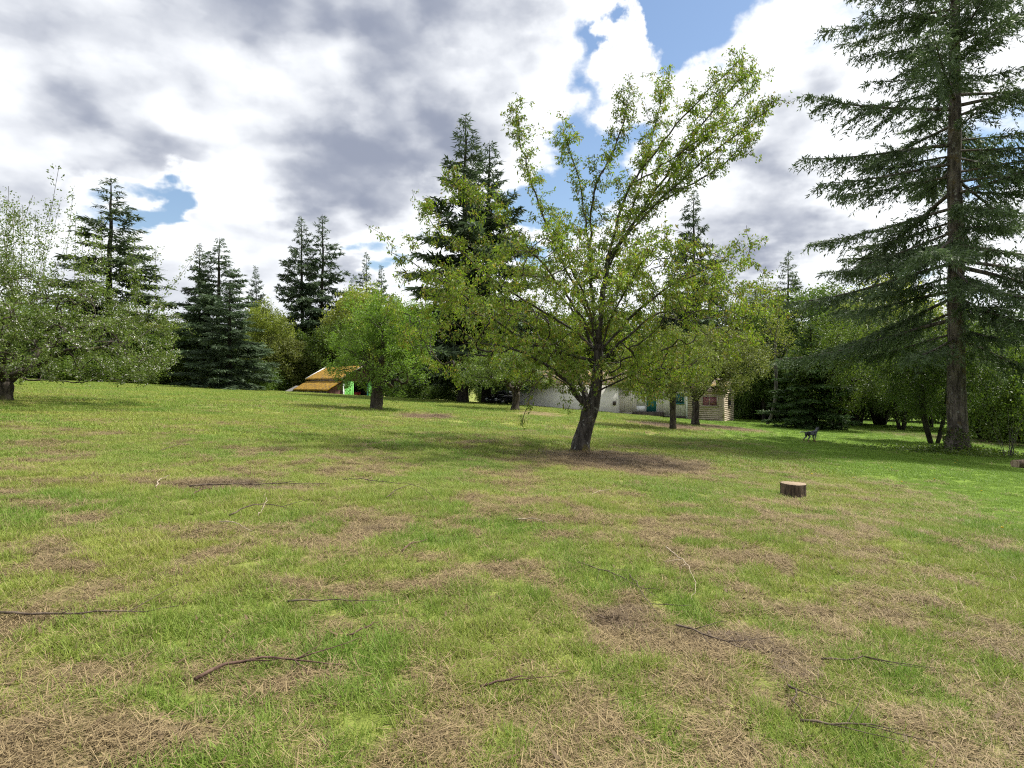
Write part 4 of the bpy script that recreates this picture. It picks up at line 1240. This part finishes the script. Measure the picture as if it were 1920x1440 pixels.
for x0, z0, x1, z1 in ((-.35, 2.42, 2.6, 4.05), (2.6, 4.05, 5.55, 2.42)):
    g.raw([(x0, -.40, z0 - .16), (x1, -.40, z1 - .16), (x1, -.40, z1 + .03), (x0, -.40, z0 + .03), (x0, -.31, z0 - .16), (x1, -.31, z1 - .16), (x1, -.31, z1 + .03), (x0, -.31, z0 + .03)],
          [(0, 1, 2, 3), (7, 6, 5, 4), (0, 4, 5, 1), (3, 2, 6, 7), (0, 3, 7, 4), (1, 5, 6, 2)])
g.obj('verge_board', M['barn_board'], barn)
g = Geo()
for x0, z0, x1, z1 in ((-.35, 2.42, 2.6, 4.05),):
    g.raw([(x0, LEN, z0 - .16), (x1, LEN, z1 - .16), (x1, LEN, z1 + .06), (x0, LEN, z0 + .06), (x0, LEN + .09, z0 - .16), (x1, LEN + .09, z1 - .16), (x1, LEN + .09, z1 + .06), (x0, LEN + .09, z0 + .06)],
          [(0, 1, 2, 3), (7, 6, 5, 4), (0, 4, 5, 1), (3, 2, 6, 7), (0, 3, 7, 4), (1, 5, 6, 2)])
g.obj('verge_board', M['white_paint'], barn)
bpart('wall', M['barn_board'], [(0, .1, .1, LEN - .1, -2.2, 2.3), (5.1, 5.2, .1, LEN - .1, -2.2, 2.3), (.1, 5.1, LEN - .2, LEN - .1, -2.2, 2.3)])
g = Geo(); g.raw([(-.05, .0, 2.25), (5.25, .0, 2.25), (2.6, .0, 3.85), (-.05, .08, 2.25), (5.25, .08, 2.25), (2.6, .08, 3.85)], [(0, 1, 4, 3), (1, 2, 5, 4), (2, 0, 3, 5)], [(0, 2, 1), (3, 4, 5)])
g.obj('gable', M['barn_red'], barn)
for i in range(14):                                                   # lean-to side boards under the low eave
    y = .05 + i * (LEN - .5) / 14
    bpart('side_board', M['barn_board'], [(-1.98 - .01 * (i % 3), -1.93, y, y + .48, -2.2, .98 - .05 * ((i * 7) % 5) / 4)])
bpart('lean_to_end', M['barn_red'], [(-1.9, -.02, -.05, .03, -2.2, 1.05)])
g = Geo(); g.raw([(-1.9, -.05, 1.055), (-.02, -.05, 1.055), (-.02, -.05, 2.1), (-1.9, .03, 1.055), (-.02, .03, 1.055), (-.02, .03, 2.1)], [(0, 1, 4, 3), (1, 2, 5, 4), (2, 0, 3, 5)], [(0, 2, 1), (3, 4, 5)])
g.obj('lean_to_end', M['barn_red'], barn)
bpart('corner_post', M['white_paint'], [(-.06, .10, -.16, -.055, -2.2, 2.2)])
for x0, x1 in ((.14, 1.35), (3.35, 4.6)):                              # sliding doors pushed to the sides, each of boards
    d_o = bpart('door', M['green_door'], [(x0, x1, -.10, -.06, -2.0, 2.05)])
    n = 6; wdt = (x1 - x0) / n
    for i in range(n):
        bpart('door_board', M['green_door'], [(x0 + i * wdt + .008, x0 + (i + 1) * wdt - .008, -.125, -.102, -2.0, 2.05)], d_o)
bpart('lintel', M['barn_red'], [(.12, 5.1, -.05, .02, 2.08, 2.245)])
bpart('door_post', M['teal'], [(3.15, 3.30, -.10, .0, -2.0, 2.05)])
cart = thing('farm_trailer', 'faded red trailer standing inside the open barn doorway', 'trailer', (BX + math.cos(phi) * 2.3 - math.sin(phi) * 1.8, BY + math.sin(phi) * 2.3 + math.cos(phi) * 1.8, bz - .35), phi)
def cpart(name, mat, c, h):
    g = Geo(); g.box(c, h); return g.obj(name, mat, cart)
cpart('tailgate', M['red_paint'], (0, -.6, .75), (.6, .03, .28)); cpart('bed', M['red_paint'], (0, .3, .48), (.6, .87, .04))
cpart('side_panel', M['red_paint'], (-.57, .3, .75), (.03, .86, .28)); cpart('side_panel', M['red_paint'], (.57, .3, .75), (.03, .86, .28))
for s in (-1, 1):
    g = Geo(); g.tube([(s * .66 - .08, .3, .32), (s * .66 + .08, .3, .32)], [.32, .32], 16); g.obj('wheel', M['dark_wood'], cart)

# ------------------------------------------------------------------ black car between the fir trunks and the garage
M['car_paint'] = rough_mat('black_car_paint', (.008, .009, .012), (.011, .012, .016), 3, .18, .0, spec=.6, coat=.8)
M['tyre'] = rough_mat('tyre_rubber', (.012, .012, .012), (.022, .022, .022), 9, .85, .1)
M['rim'] = rough_mat('alloy_rim', (.35, .35, .36), (.45, .45, .46), 5, .3, .0, metal=.9)
M['lamp'] = rough_mat('headlight_lens', (.6, .62, .65), (.7, .72, .75), 5, .15, .0, spec=.8)
M['dark_glass'] = rough_mat('tinted_car_glass', (.012, .014, .016), (.02, .022, .025), 3, .05, .0, spec=.8)
cx_, cy_ = -.75, 64.0
car = thing('car', 'black car parked beside the garage, half hidden by the low apple tree', 'car', (cx_, cy_, gz(cx_, cy_)), R(232))
def loft(name, mat, secs, parent, smooth=True):
    """secs: list of (x, [(y,z)...]) half outlines mirrored in y"""
    V, Q = [], []
    m = len(secs[0][1]) * 2
    for x, pr in secs:
        V += [(x, y, z) for y, z in pr] + [(x, -y, z) for y, z in reversed(pr)]
    for i in range(len(secs) - 1):
        for j in range(m):
            Q.append((i * m + j, i * m + (j + 1) % m, (i + 1) * m + (j + 1) % m, (i + 1) * m + j))
    g = Geo(); g.raw(V, Q, [(0, j + 1, j) for j in range(1, m - 1)] + [((len(secs) - 1) * m, (len(secs) - 1) * m + j, (len(secs) - 1) * m + j + 1) for j in range(1, m - 1)])
    return g.obj(name, mat, parent, smooth)
def sec(x, w_, zb, zt, sh=.08): return (x, [(w_ * .9, zb), (w_, zb + .15), (w_, zt - .22), (w_ - sh * .4, zt - .07), (w_ - sh * 1.6, zt), (.02, zt + .02)])
loft('body', M['car_paint'], [sec(2.22, .62, .32, .62), sec(2.1, .78, .24, .72), sec(1.7, .88, .2, .82), sec(.9, .9, .2, .95), sec(0, .9, .2, .97), sec(-1.2, .9, .2, .98), sec(-1.9, .88, .22, .98), sec(-2.2, .8, .3, .9), sec(-2.28, .7, .36, .8)], car)
def cab(x, w_, z): return (x, [(w_, .93), (w_ - .03, (.93 + z) / 2), (w_ - .14, z - .05), (w_ - .24, z), (.02, z + .02)])
loft('cabin', M['car_paint'], [cab(.95, .80, .96), cab(.3, .80, 1.38), cab(-.2, .80, 1.45), cab(-1.2, .80, 1.42), cab(-1.95, .78, 1.0)], car)
for s in (-1, 1):
    for x0, x1, x2, x3 in ((.62, -.38, -.34, .22), (-.46, -1.45, -1.15, -.46)):
        g = Geo(); v = [(x0, s * .815, .97), (x1, s * .815, .97), (x2, s * .775, 1.33), (x3, s * .775, 1.33)]
        g.raw(v + [(a, b - s * .05, c) for a, b, c in v], [(0, 1, 2, 3), (7, 6, 5, 4), (0, 4, 5, 1), (1, 5, 6, 2), (2, 6, 7, 3), (3, 7, 4, 0)]); g.obj('side_window', M['dark_glass'], car)
    g = Geo(); g.box((2.1, s * .58, .62), (.09, .17, .07)); g.obj('headlight', M['lamp'], car)
    g = Geo(); g.box((.72, s * .98, .98), (.08, .09, .06)); g.obj('mirror', M['car_paint'], car)
    for x in (1.4, -1.4):
        g = Geo(); a = np.linspace(0, 1, 4); g.tube([(x, s * .70, .32), (x, s * .72, .32), (x, s * .90, .32), (x, s * .92, .32)], [.27, .32, .32, .27], 20); wh = g.obj('wheel', M['tyre'], car, True)
        g = Geo(); g.tube([(x, s * .90, .32), (x, s * .935, .32)], [.21, .19], 16); g.obj('rim', M['rim'], wh, True)
g = Geo(); g.raw([(1.0, -.66, .985), (1.0, .66, .985), (.33, .56, 1.40), (.33, -.56, 1.40), (.96, -.66, .97), (.96, .66, .97), (.30, .56, 1.38), (.30, -.56, 1.38)], [(0, 1, 2, 3), (7, 6, 5, 4), (0, 4, 5, 1), (1, 5, 6, 2), (2, 6, 7, 3), (3, 7, 4, 0)])
g.obj('windscreen', M['dark_glass'], car)

# ------------------------------------------------------------------ dog
def dog():
    X, Y = ray_ground(1521, 829); z = gz(X, Y)
    me = bpy.data.meshes.new('dog_skeleton')
    J = {}; V = []; E = []; Rr = []
    def j(n, p, r, par=None):
        J[n] = len(V); V.append(p); Rr.append(r)
        if par: E.append((J[par], J[n]))
    # x forward, z up; shoulder height about 0.5 m
    j('pelvis', (-.24, 0, .44), (.085, .10)); j('loin', (-.08, 0, .43), (.085, .095), 'pelvis'); j('chest', (.12, 0, .41), (.105, .125), 'loin'); j('wither', (.22, 0, .45), (.085, .10), 'chest')
    j('neck', (.32, 0, .54), (.065, .07), 'wither'); j('skull', (.40, .01, .62), (.072, .066), 'neck'); j('brow', (.46, .015, .615), (.05, .05), 'skull'); j('muzzle', (.53, .02, .59), (.032, .032), 'brow'); j('nose', (.575, .022, .585), (.022, .02), 'muzzle')
    for s, n in ((1, 'l'), (-1, 'r')):
        j('ear' + n, (.385, s * .05, .675), (.022, .016), 'skull'); j('eart' + n, (.385, s * .062, .725), (.008, .008), 'ear' + n)
        dx = .05 * s
        j('sho' + n, (.20, s * .075, .34), (.055, .05), 'chest'); j('elb' + n, (.17 + dx * .3, s * .085, .245), (.034, .032), 'sho' + n); j('wri' + n, (.19 + dx, s * .085, .11), (.024, .022), 'elb' + n); j('paw' + n, (.20 + dx, s * .085, .022), (.024, .022), 'wri' + n); j('toe' + n, (.245 + dx, s * .085, .018), (.020, .017), 'paw' + n)
        j('hip' + n, (-.24, s * .075, .37), (.065, .06), 'pelvis'); j('kne' + n, (-.18 - dx * .6, s * .09, .26), (.042, .04), 'hip' + n); j('hoc' + n, (-.32 - dx, s * .09, .155), (.024, .022), 'kne' + n); j('hpa' + n, (-.29 - dx, s * .09, .022), (.023, .022), 'hoc' + n); j('hto' + n, (-.25 - dx, s * .09, .018), (.02, .017), 'hpa' + n)
    j('tail', (-.35, 0, .47), (.030, .028), 'pelvis'); j('tail2', (-.47, 0, .50), (.026, .026), 'tail'); j('tail3', (-.60, .0, .495), (.022, .022), 'tail2'); j('tail4', (-.68, .0, .475), (.010, .010), 'tail3')
    me.from_pydata(V, E, [])
    tmp = bpy.data.objects.new('dog_tmp', me); COL.objects.link(tmp)
    sk = tmp.modifiers.new('skin', 'SKIN'); sk.use_smooth_shade = True
    ss = tmp.modifiers.new('sub', 'SUBSURF'); ss.levels = 2; ss.render_levels = 2
    for i, r in enumerate(Rr): me.skin_vertices[0].data[i].radius = r
    me.skin_vertices[0].data[0].use_root = True
    dg = bpy.context.evaluated_depsgraph_get()
    body = bpy.data.meshes.new_from_object(tmp.evaluated_get(dg)); body.name = 'dog_body'
    bpy.data.objects.remove(tmp)
    m, t = mat_new('grey_dog_coat')
    pos = t.add('ShaderNodeTexCoord').outputs['Object']; s3 = t.add('ShaderNodeSeparateXYZ', {0: pos})
    n = t.noise(pos, 38, 4, .6); n2_ = t.noise(pos, 7, 3, .5)
    col = t.mix(t.ramp(n, .35, .65), (.03, .032, .038), (.15, .155, .18))
    col = t.mix(t.ramp(n2_, .52, .6), col, (.008, .008, .009))
    col = t.mix(t.ramp(s3.outputs[0], .33, .42), col, (.008, .008, .009))               # black head
    col = t.mix(t.math('MULTIPLY', t.ramp(s3.outputs[2], .20, .08), .75), col, (.20, .115, .055))   # tan feet
    back = t.math('MULTIPLY', t.ramp(s3.outputs[2], .485, .54), t.ramp(s3.outputs[0], .05, -.12))
    col = t.mix(t.math('MULTIPLY', back, .8), col, (.45, .45, .45))
    col = t.mix(t.ramp(s3.outputs[0], -.60, -.66), col, (.6, .6, .58))                     # white tail tip
    p = t.add('ShaderNodeBsdfPrincipled', {'Base Color': col, 'Roughness': .75, 'Specular IOR Level': .25})
    finish(t, p.outputs[0])
    root = thing('dog', 'grey and black dog standing on the shaded lawn, tail out', 'dog', (X, Y, z), R(18))
    link('body', body, m, root)
    em = rough_mat('dog_eye', (.01, .006, .004), (.015, .01, .006), 5, .1, 0)
    for s in (1, -1):
        g = Geo(); g.tube([(.475, s * .042 + .015, .635), (.492, s * .046 + .015, .637)], [.011, .007], 8); g.obj('eye', em, root, True)
dog()

# ------------------------------------------------------------------ stump on the slope
def ring_mat():
    m, t = mat_new('sawn_wood_rings')
    pos = t.add('ShaderNodeTexCoord').outputs['Object']; s3 = t.add('ShaderNodeSeparateXYZ', {0: pos})
    wv_ = t.add('ShaderNodeTexWave', {'Vector': pos, 'Scale': 14.0, 'Distortion': 2.0, 'Detail': 3.0}, wave_type='RINGS', rings_direction='Z')
    col = t.mix(wv_.outputs['Fac'], (.20, .145, .095), (.32, .25, .175))
    col = t.mix(t.ramp(t.noise(pos, 7, 4), .5, .7, 0, .6), col, (.19, .13, .09))
    p = t.add('ShaderNodeBsdfPrincipled', {'Base Color': col, 'Roughness': .85, 'Specular IOR Level': .15}); finish(t, p.outputs[0]); return m
M['rings'] = ring_mat()
M['bark_stump'] = bark_mat('stump_bark', (.035, .025, .018), (.15, .105, .075), scale=13, stretch=.12, bump=1.0)
def stump():
    X, Y = ray_ground(1487, 931); rng = np.random.default_rng(2)
    z = gz(X, Y); tilt = math.atan((gz(X + .2, Y) - gz(X - .2, Y)) / .4)
    root = thing('tree_stump', 'short sawn round of wood with brown bark standing on the grass', 'stump', (X, Y, z))
    root.rotation_euler = (0, R(-1) - tilt * .9, 0)
    n = 48; a = np.arange(n) * 6.2832 / n
    lob = 1 + .05 * np.sin(a * 3 + 1) + .03 * np.sin(a * 7)
    zs = np.linspace(-.06, .225, 9); V = []
    for zq in zs:
        fl = .205 * (1 + .09 * np.exp(-(zq + .06) / .06)) * lob * (1 + .045 * (rng.random(n) - .5) * 2 * np.repeat(rng.random(n // 4), 4))
        V.append(np.stack([fl * np.cos(a), fl * np.sin(a), np.full(n, zq)], -1))
    V = np.vstack(V)
    q = [(r * n + k, r * n + (k + 1) % n, (r + 1) * n + (k + 1) % n, (r + 1) * n + k) for r in range(8) for k in range(n)]
    g = Geo(); g.raw(V, q); g.obj('bark', M['bark_stump'], root)
    top = V[-n:].copy(); inner = top * np.array([.965, .965, 1]) + np.array([0, 0, .006])
    g = Geo(); g.raw(np.vstack([top, inner, [[0, 0, .232]]]), [(k, (k + 1) % n, n + (k + 1) % n, n + k) for k in range(n)], [(n + k, n + (k + 1) % n, 2 * n) for k in range(n)])
    g.obj('cut_top', M['rings'], root)
stump()

def old_stump():
    """gnarled root mass at the right end of the cabin"""
    X, Y = ray_ground(1397, 783); rng = np.random.default_rng(9); org = np.array([X, Y, gz(X, Y)])
    root = thing('gnarled_stump', 'dark gnarled old stump with reaching dead limbs beside the cabin', 'stump', tuple(org))
    g = Geo(); t = np.linspace(0, 1, 9)[:, None]
    p = np.array([0, 0, -.2]) + t * np.array([.1, 0, 1.9]) + rng.normal(0, .04, (9, 3)); g.tube(p, np.array([.95, .75, .55, .45, .42, .42, .45, .38, .2]), 14, wob=.25, rng=rng); g.obj('trunk', M['bark_dark'], root, True)
    for e in ((1.3, -.2, 2.3), (1.7, .3, 1.8), (-.9, .2, 2.4), (.7, -.5, 2.8)):
        g = Geo(); q = np.linspace(0, 1, 7)[:, None]; pp = np.array([.05, 0, 1.3]) * (1 - q) + np.array(e) * q + rng.normal(0, .06, (7, 3)); g.tube(pp, np.linspace(.14, .03, 7), 6); g.obj('limb', M['bark_fir'], root, True)
    for a in range(5):
        g = Geo(); b = a * 1.3; q = np.linspace(0, 1, 5)[:, None]; pp = np.array([.3 * math.cos(b), .3 * math.sin(b), .25]) * (1 - q) + np.array([1.3 * math.cos(b), 1.3 * math.sin(b), -.08]) * q; g.tube(pp, np.linspace(.28, .08, 5), 7, wob=.15, rng=rng); g.obj('root', M['bark_dark'], root, True)
old_stump()

def log():
    X, Y = ray_ground(1915, 878); rng = np.random.default_rng(4)
    root = thing('cut_log', 'short reddish cut log lying by the bare upright stems', 'log', (X, Y, gz(X, Y)), R(14))
    n = 20; a = np.arange(n) * 6.2832 / n; rr = .155 * (1 + .05 * np.sin(3 * a)); xs = np.linspace(-.28, .95, 8)
    V = np.vstack([np.stack([np.full(n, x), rr * np.cos(a) * (1 + .02 * rng.normal(size=n)), .14 + rr * np.sin(a)], -1) for x in xs])
    g = Geo(); g.raw(V, [(r * n + k, r * n + (k + 1) % n, (r + 1) * n + (k + 1) % n, (r + 1) * n + k) for r in range(7) for k in range(n)]); g.obj('bark', M['bark_stump'], root, True)
    for e, xx in ((0, xs[0]), (7, xs[-1])):
        g = Geo(); g.raw(np.vstack([V[e * n:(e + 1) * n], [[xx, 0, .14]]]), [], [(k, (k + 1) % n, n) for k in range(n)]); g.obj('cut_end', M['rings'], root)
log()

# ------------------------------------------------------------------ fallen branches on the grass
M['twig_dark'] = bark_mat('dark_twig_bark', (.05, .036, .027), (.15, .115, .085), scale=14)
M['twig_red'] = bark_mat('reddish_twig_bark', (.06, .035, .026), (.15, .095, .07), scale=14)
M['twig_pale'] = bark_mat('bleached_twig_wood', (.22, .175, .12), (.42, .35, .26), scale=14)
def fallen(i, pts, r, mat, arch, label, twigs=3):
    rng = np.random.default_rng(200 + i)
    W3 = []
    for px, py in pts:
        X, Y = ray_ground(px, py); W3.append((X, Y))
    W3 = np.array(W3); seg = np.concatenate([[0], np.cumsum(np.linalg.norm(np.diff(W3, axis=0), axis=1))])
    m = max(8, int(seg[-1] / .08)); m = min(m, 40); tt = np.linspace(0, seg[-1], m)
    q = np.stack([np.interp(tt, seg, W3[:, k]) for k in range(2)], -1)
    for _ in range(3): q[1:-1] = .25 * q[:-2] + .5 * q[1:-1] + .25 * q[2:]
    q[1:-1] += rng.normal(0, .008, q[1:-1].shape)
    f = tt / seg[-1]
    r = r * .74
    zq = terrain(q[:, 0], q[:, 1]) + r + .022 + arch * np.sin(np.pi * f) + rng.normal(0, .004, m)
    org = np.array([q[0, 0], q[0, 1], gz(q[0, 0], q[0, 1])])
    P3 = np.column_stack([q, zq]) - org
    root = thing('fallen_branch', label, 'branch', tuple(org), group=None)
    g = Geo(); g.tube(P3, r * (1 - .75 * f), 6, wob=.12, rng=rng); g.obj('stem', mat, root, True)
    for k in range(twigs):
        b = int(rng.uniform(.3, .92) * (m - 1)); L = rng.uniform(.12, .38); az = math.atan2(*(q[min(b + 1, m - 1)] - q[max(b - 1, 0)])[::-1]) + rng.choice([-1, 1]) * rng.uniform(.4, 1.0)
        t = np.linspace(0, 1, 5)[:, None]; e = np.array([math.cos(az) * L, math.sin(az) * L, rng.uniform(-.01, .07)])
        g = Geo(); g.tube(P3[b] + t * e + rng.normal(0, .006, (5, 3)) * t, np.linspace(r * .45, .0015, 5), 4); g.obj('twig', mat, root, True)
TW = [
    ([(355, 917), (470, 915), (620, 911)], .017, 'twig_dark', .02, 'long straight dark branch lying along the bare brown strip', 5),
    ([(640, 902), (700, 908), (790, 914)], .012, 'twig_dark', .03, 'dark branch with side twigs at the cherry end of the brown strip', 5),
    ([(430, 972), (485, 960), (558, 962)], .013, 'twig_dark', .07, 'arched dark branch just below the bare brown strip', 1),
    ([(484, 972), (500, 950), (494, 930)], .011, 'twig_pale', .015, 'pale bent stick crossing behind the arched dark branch', 0),
    ([(412, 984), (440, 990), (478, 1004)], .010, 'twig_pale', .02, 'short tan stick below the arched dark branch', 1),
    ([(360, 933), (385, 924), (408, 922)], .015, 'twig_red', .03, 'short thick reddish stick in front of the long straight branch', 1),
    ([(292, 918), (300, 905), (318, 895)], .013, 'twig_pale', .02, 'pale hooked stick past the thick end of the long straight branch', 0),
    ([(722, 938), (770, 924), (822, 944)], .008, 'twig_dark', .10, 'thin arched twig in green grass between brown strip and cherry', 0),
    ([(752, 1041), (775, 1030), (802, 1018)], .012, 'twig_red', .02, 'short reddish stick alone in the green grass', 0),
    ([(0, 1160), (105, 1168), (225, 1164), (335, 1146)], .011, 'twig_dark', .03, 'long thin dark branch threading through lush tufts', 3),
    ([(538, 1136), (600, 1142), (662, 1136)], .010, 'twig_dark', .02, 'dark stick at the lower edge of the round straw patch', 1),
    ([(366, 1288), (420, 1265), (472, 1250), (560, 1256), (645, 1262)], .014, 'twig_red', .02, 'reddish kinked branch with side twigs on straw', 4),
    ([(652, 1204), (685, 1190), (718, 1174)], .009, 'twig_red', .02, 'thin reddish stick beyond the kinked branch', 0),
    ([(300, 848), (340, 842), (378, 856)], .009, 'twig_dark', .10, 'thin arched twig far out in the open field', 0),
    ([(965, 980), (1000, 981), (1028, 986)], .012, 'twig_pale', .02, 'short tan stick in grass between the cherry and the straw patches', 0),
    ([(900, 1302), (950, 1294), (1005, 1278)], .010, 'twig_red', .02, 'reddish stick on straw among tall green tufts', 1),
    ([(1080, 1060), (1160, 1090), (1235, 1130)], .009, 'twig_dark', .02, 'thin dark branch running down to the dark thatch', 4),
    ([(1180, 1082), (1205, 1125), (1242, 1172)], .009, 'twig_dark', .02, 'dark branch crossing the thin one over dark thatch', 2),
    ([(1248, 1032), (1290, 1070), (1305, 1100), (1298, 1132)], .009, 'twig_pale', .03, 'hooked pale-brown branch above the dark thatch', 2),
    ([(1268, 1180), (1330, 1208), (1410, 1230)], .011, 'twig_dark', .02, 'dark branch lying across the dark thatch', 3),
    ([(1478, 1298), (1488, 1322), (1502, 1352)], .011, 'twig_dark', .04, 'short dark stick poking up beside a small wood chip', 1),
    ([(1500, 1362), (1560, 1378), (1690, 1382)], .009, 'twig_dark', .02, 'dark branch at the edge of the tan straw, beyond the poking stick', 3),
    ([(1540, 1246), (1600, 1248), (1690, 1256)], .009, 'twig_dark', .02, 'straight dark stick beside the dark thatch, toward the stump', 2),
    ([(1105, 931), (1125, 926), (1145, 921)], .012, 'twig_pale', .02, 'small tan stick near the bare mulch under the cherry', 0),
]
for i, t in enumerate(TW): fallen(i, t[0], t[1], M[t[2]], t[3], t[4], t[5])

# ------------------------------------------------------------------ dandelions in the lawn
M['dandelion'] = rough_mat('dandelion_yellow', (.75, .52, .01), (.85, .62, .02), 20, .7, .1)
M['stalk'] = rough_mat('flower_stalk', (.09, .14, .04), (.12, .17, .05), 20, .7, .1)
for i, (px, py) in enumerate([(1522, 897), (1730, 866), (1790, 874), (1795, 868), (1672, 885), (1690, 912), (1752, 905), (1840, 930), (1600, 905), (1880, 1000)]):
    X, Y = ray_ground(px, py); rng = np.random.default_rng(300 + i)
    d = thing('dandelion', 'small yellow dandelion flower standing in the lawn grass', 'flower', (X, Y, gz(X, Y)), rng.uniform(0, 6), 'dandelions in the lawn')
    h = rng.uniform(.07, .12)
    g = Geo(); g.tube([(0, 0, -.01), (.005, 0, h * .5), (.008, .004, h)], [.003, .003, .003], 5); g.obj('stalk', M['stalk'], d)
    n = 26; a = rng.uniform(0, 6.28, n)
    v, q, r = leaf_cards(np.tile([.008, .004, h], (n, 1)), np.stack([np.cos(a), np.sin(a), rng.uniform(.1, 1.2, n)], -1), np.tile([0, 0, 1.0], (n, 1)) + rng.normal(0, .2, (n, 3)), .024, .010, .1, rng)
    link('flower_head', make_mesh('flower_head', v, [q]), M['dandelion'], d)
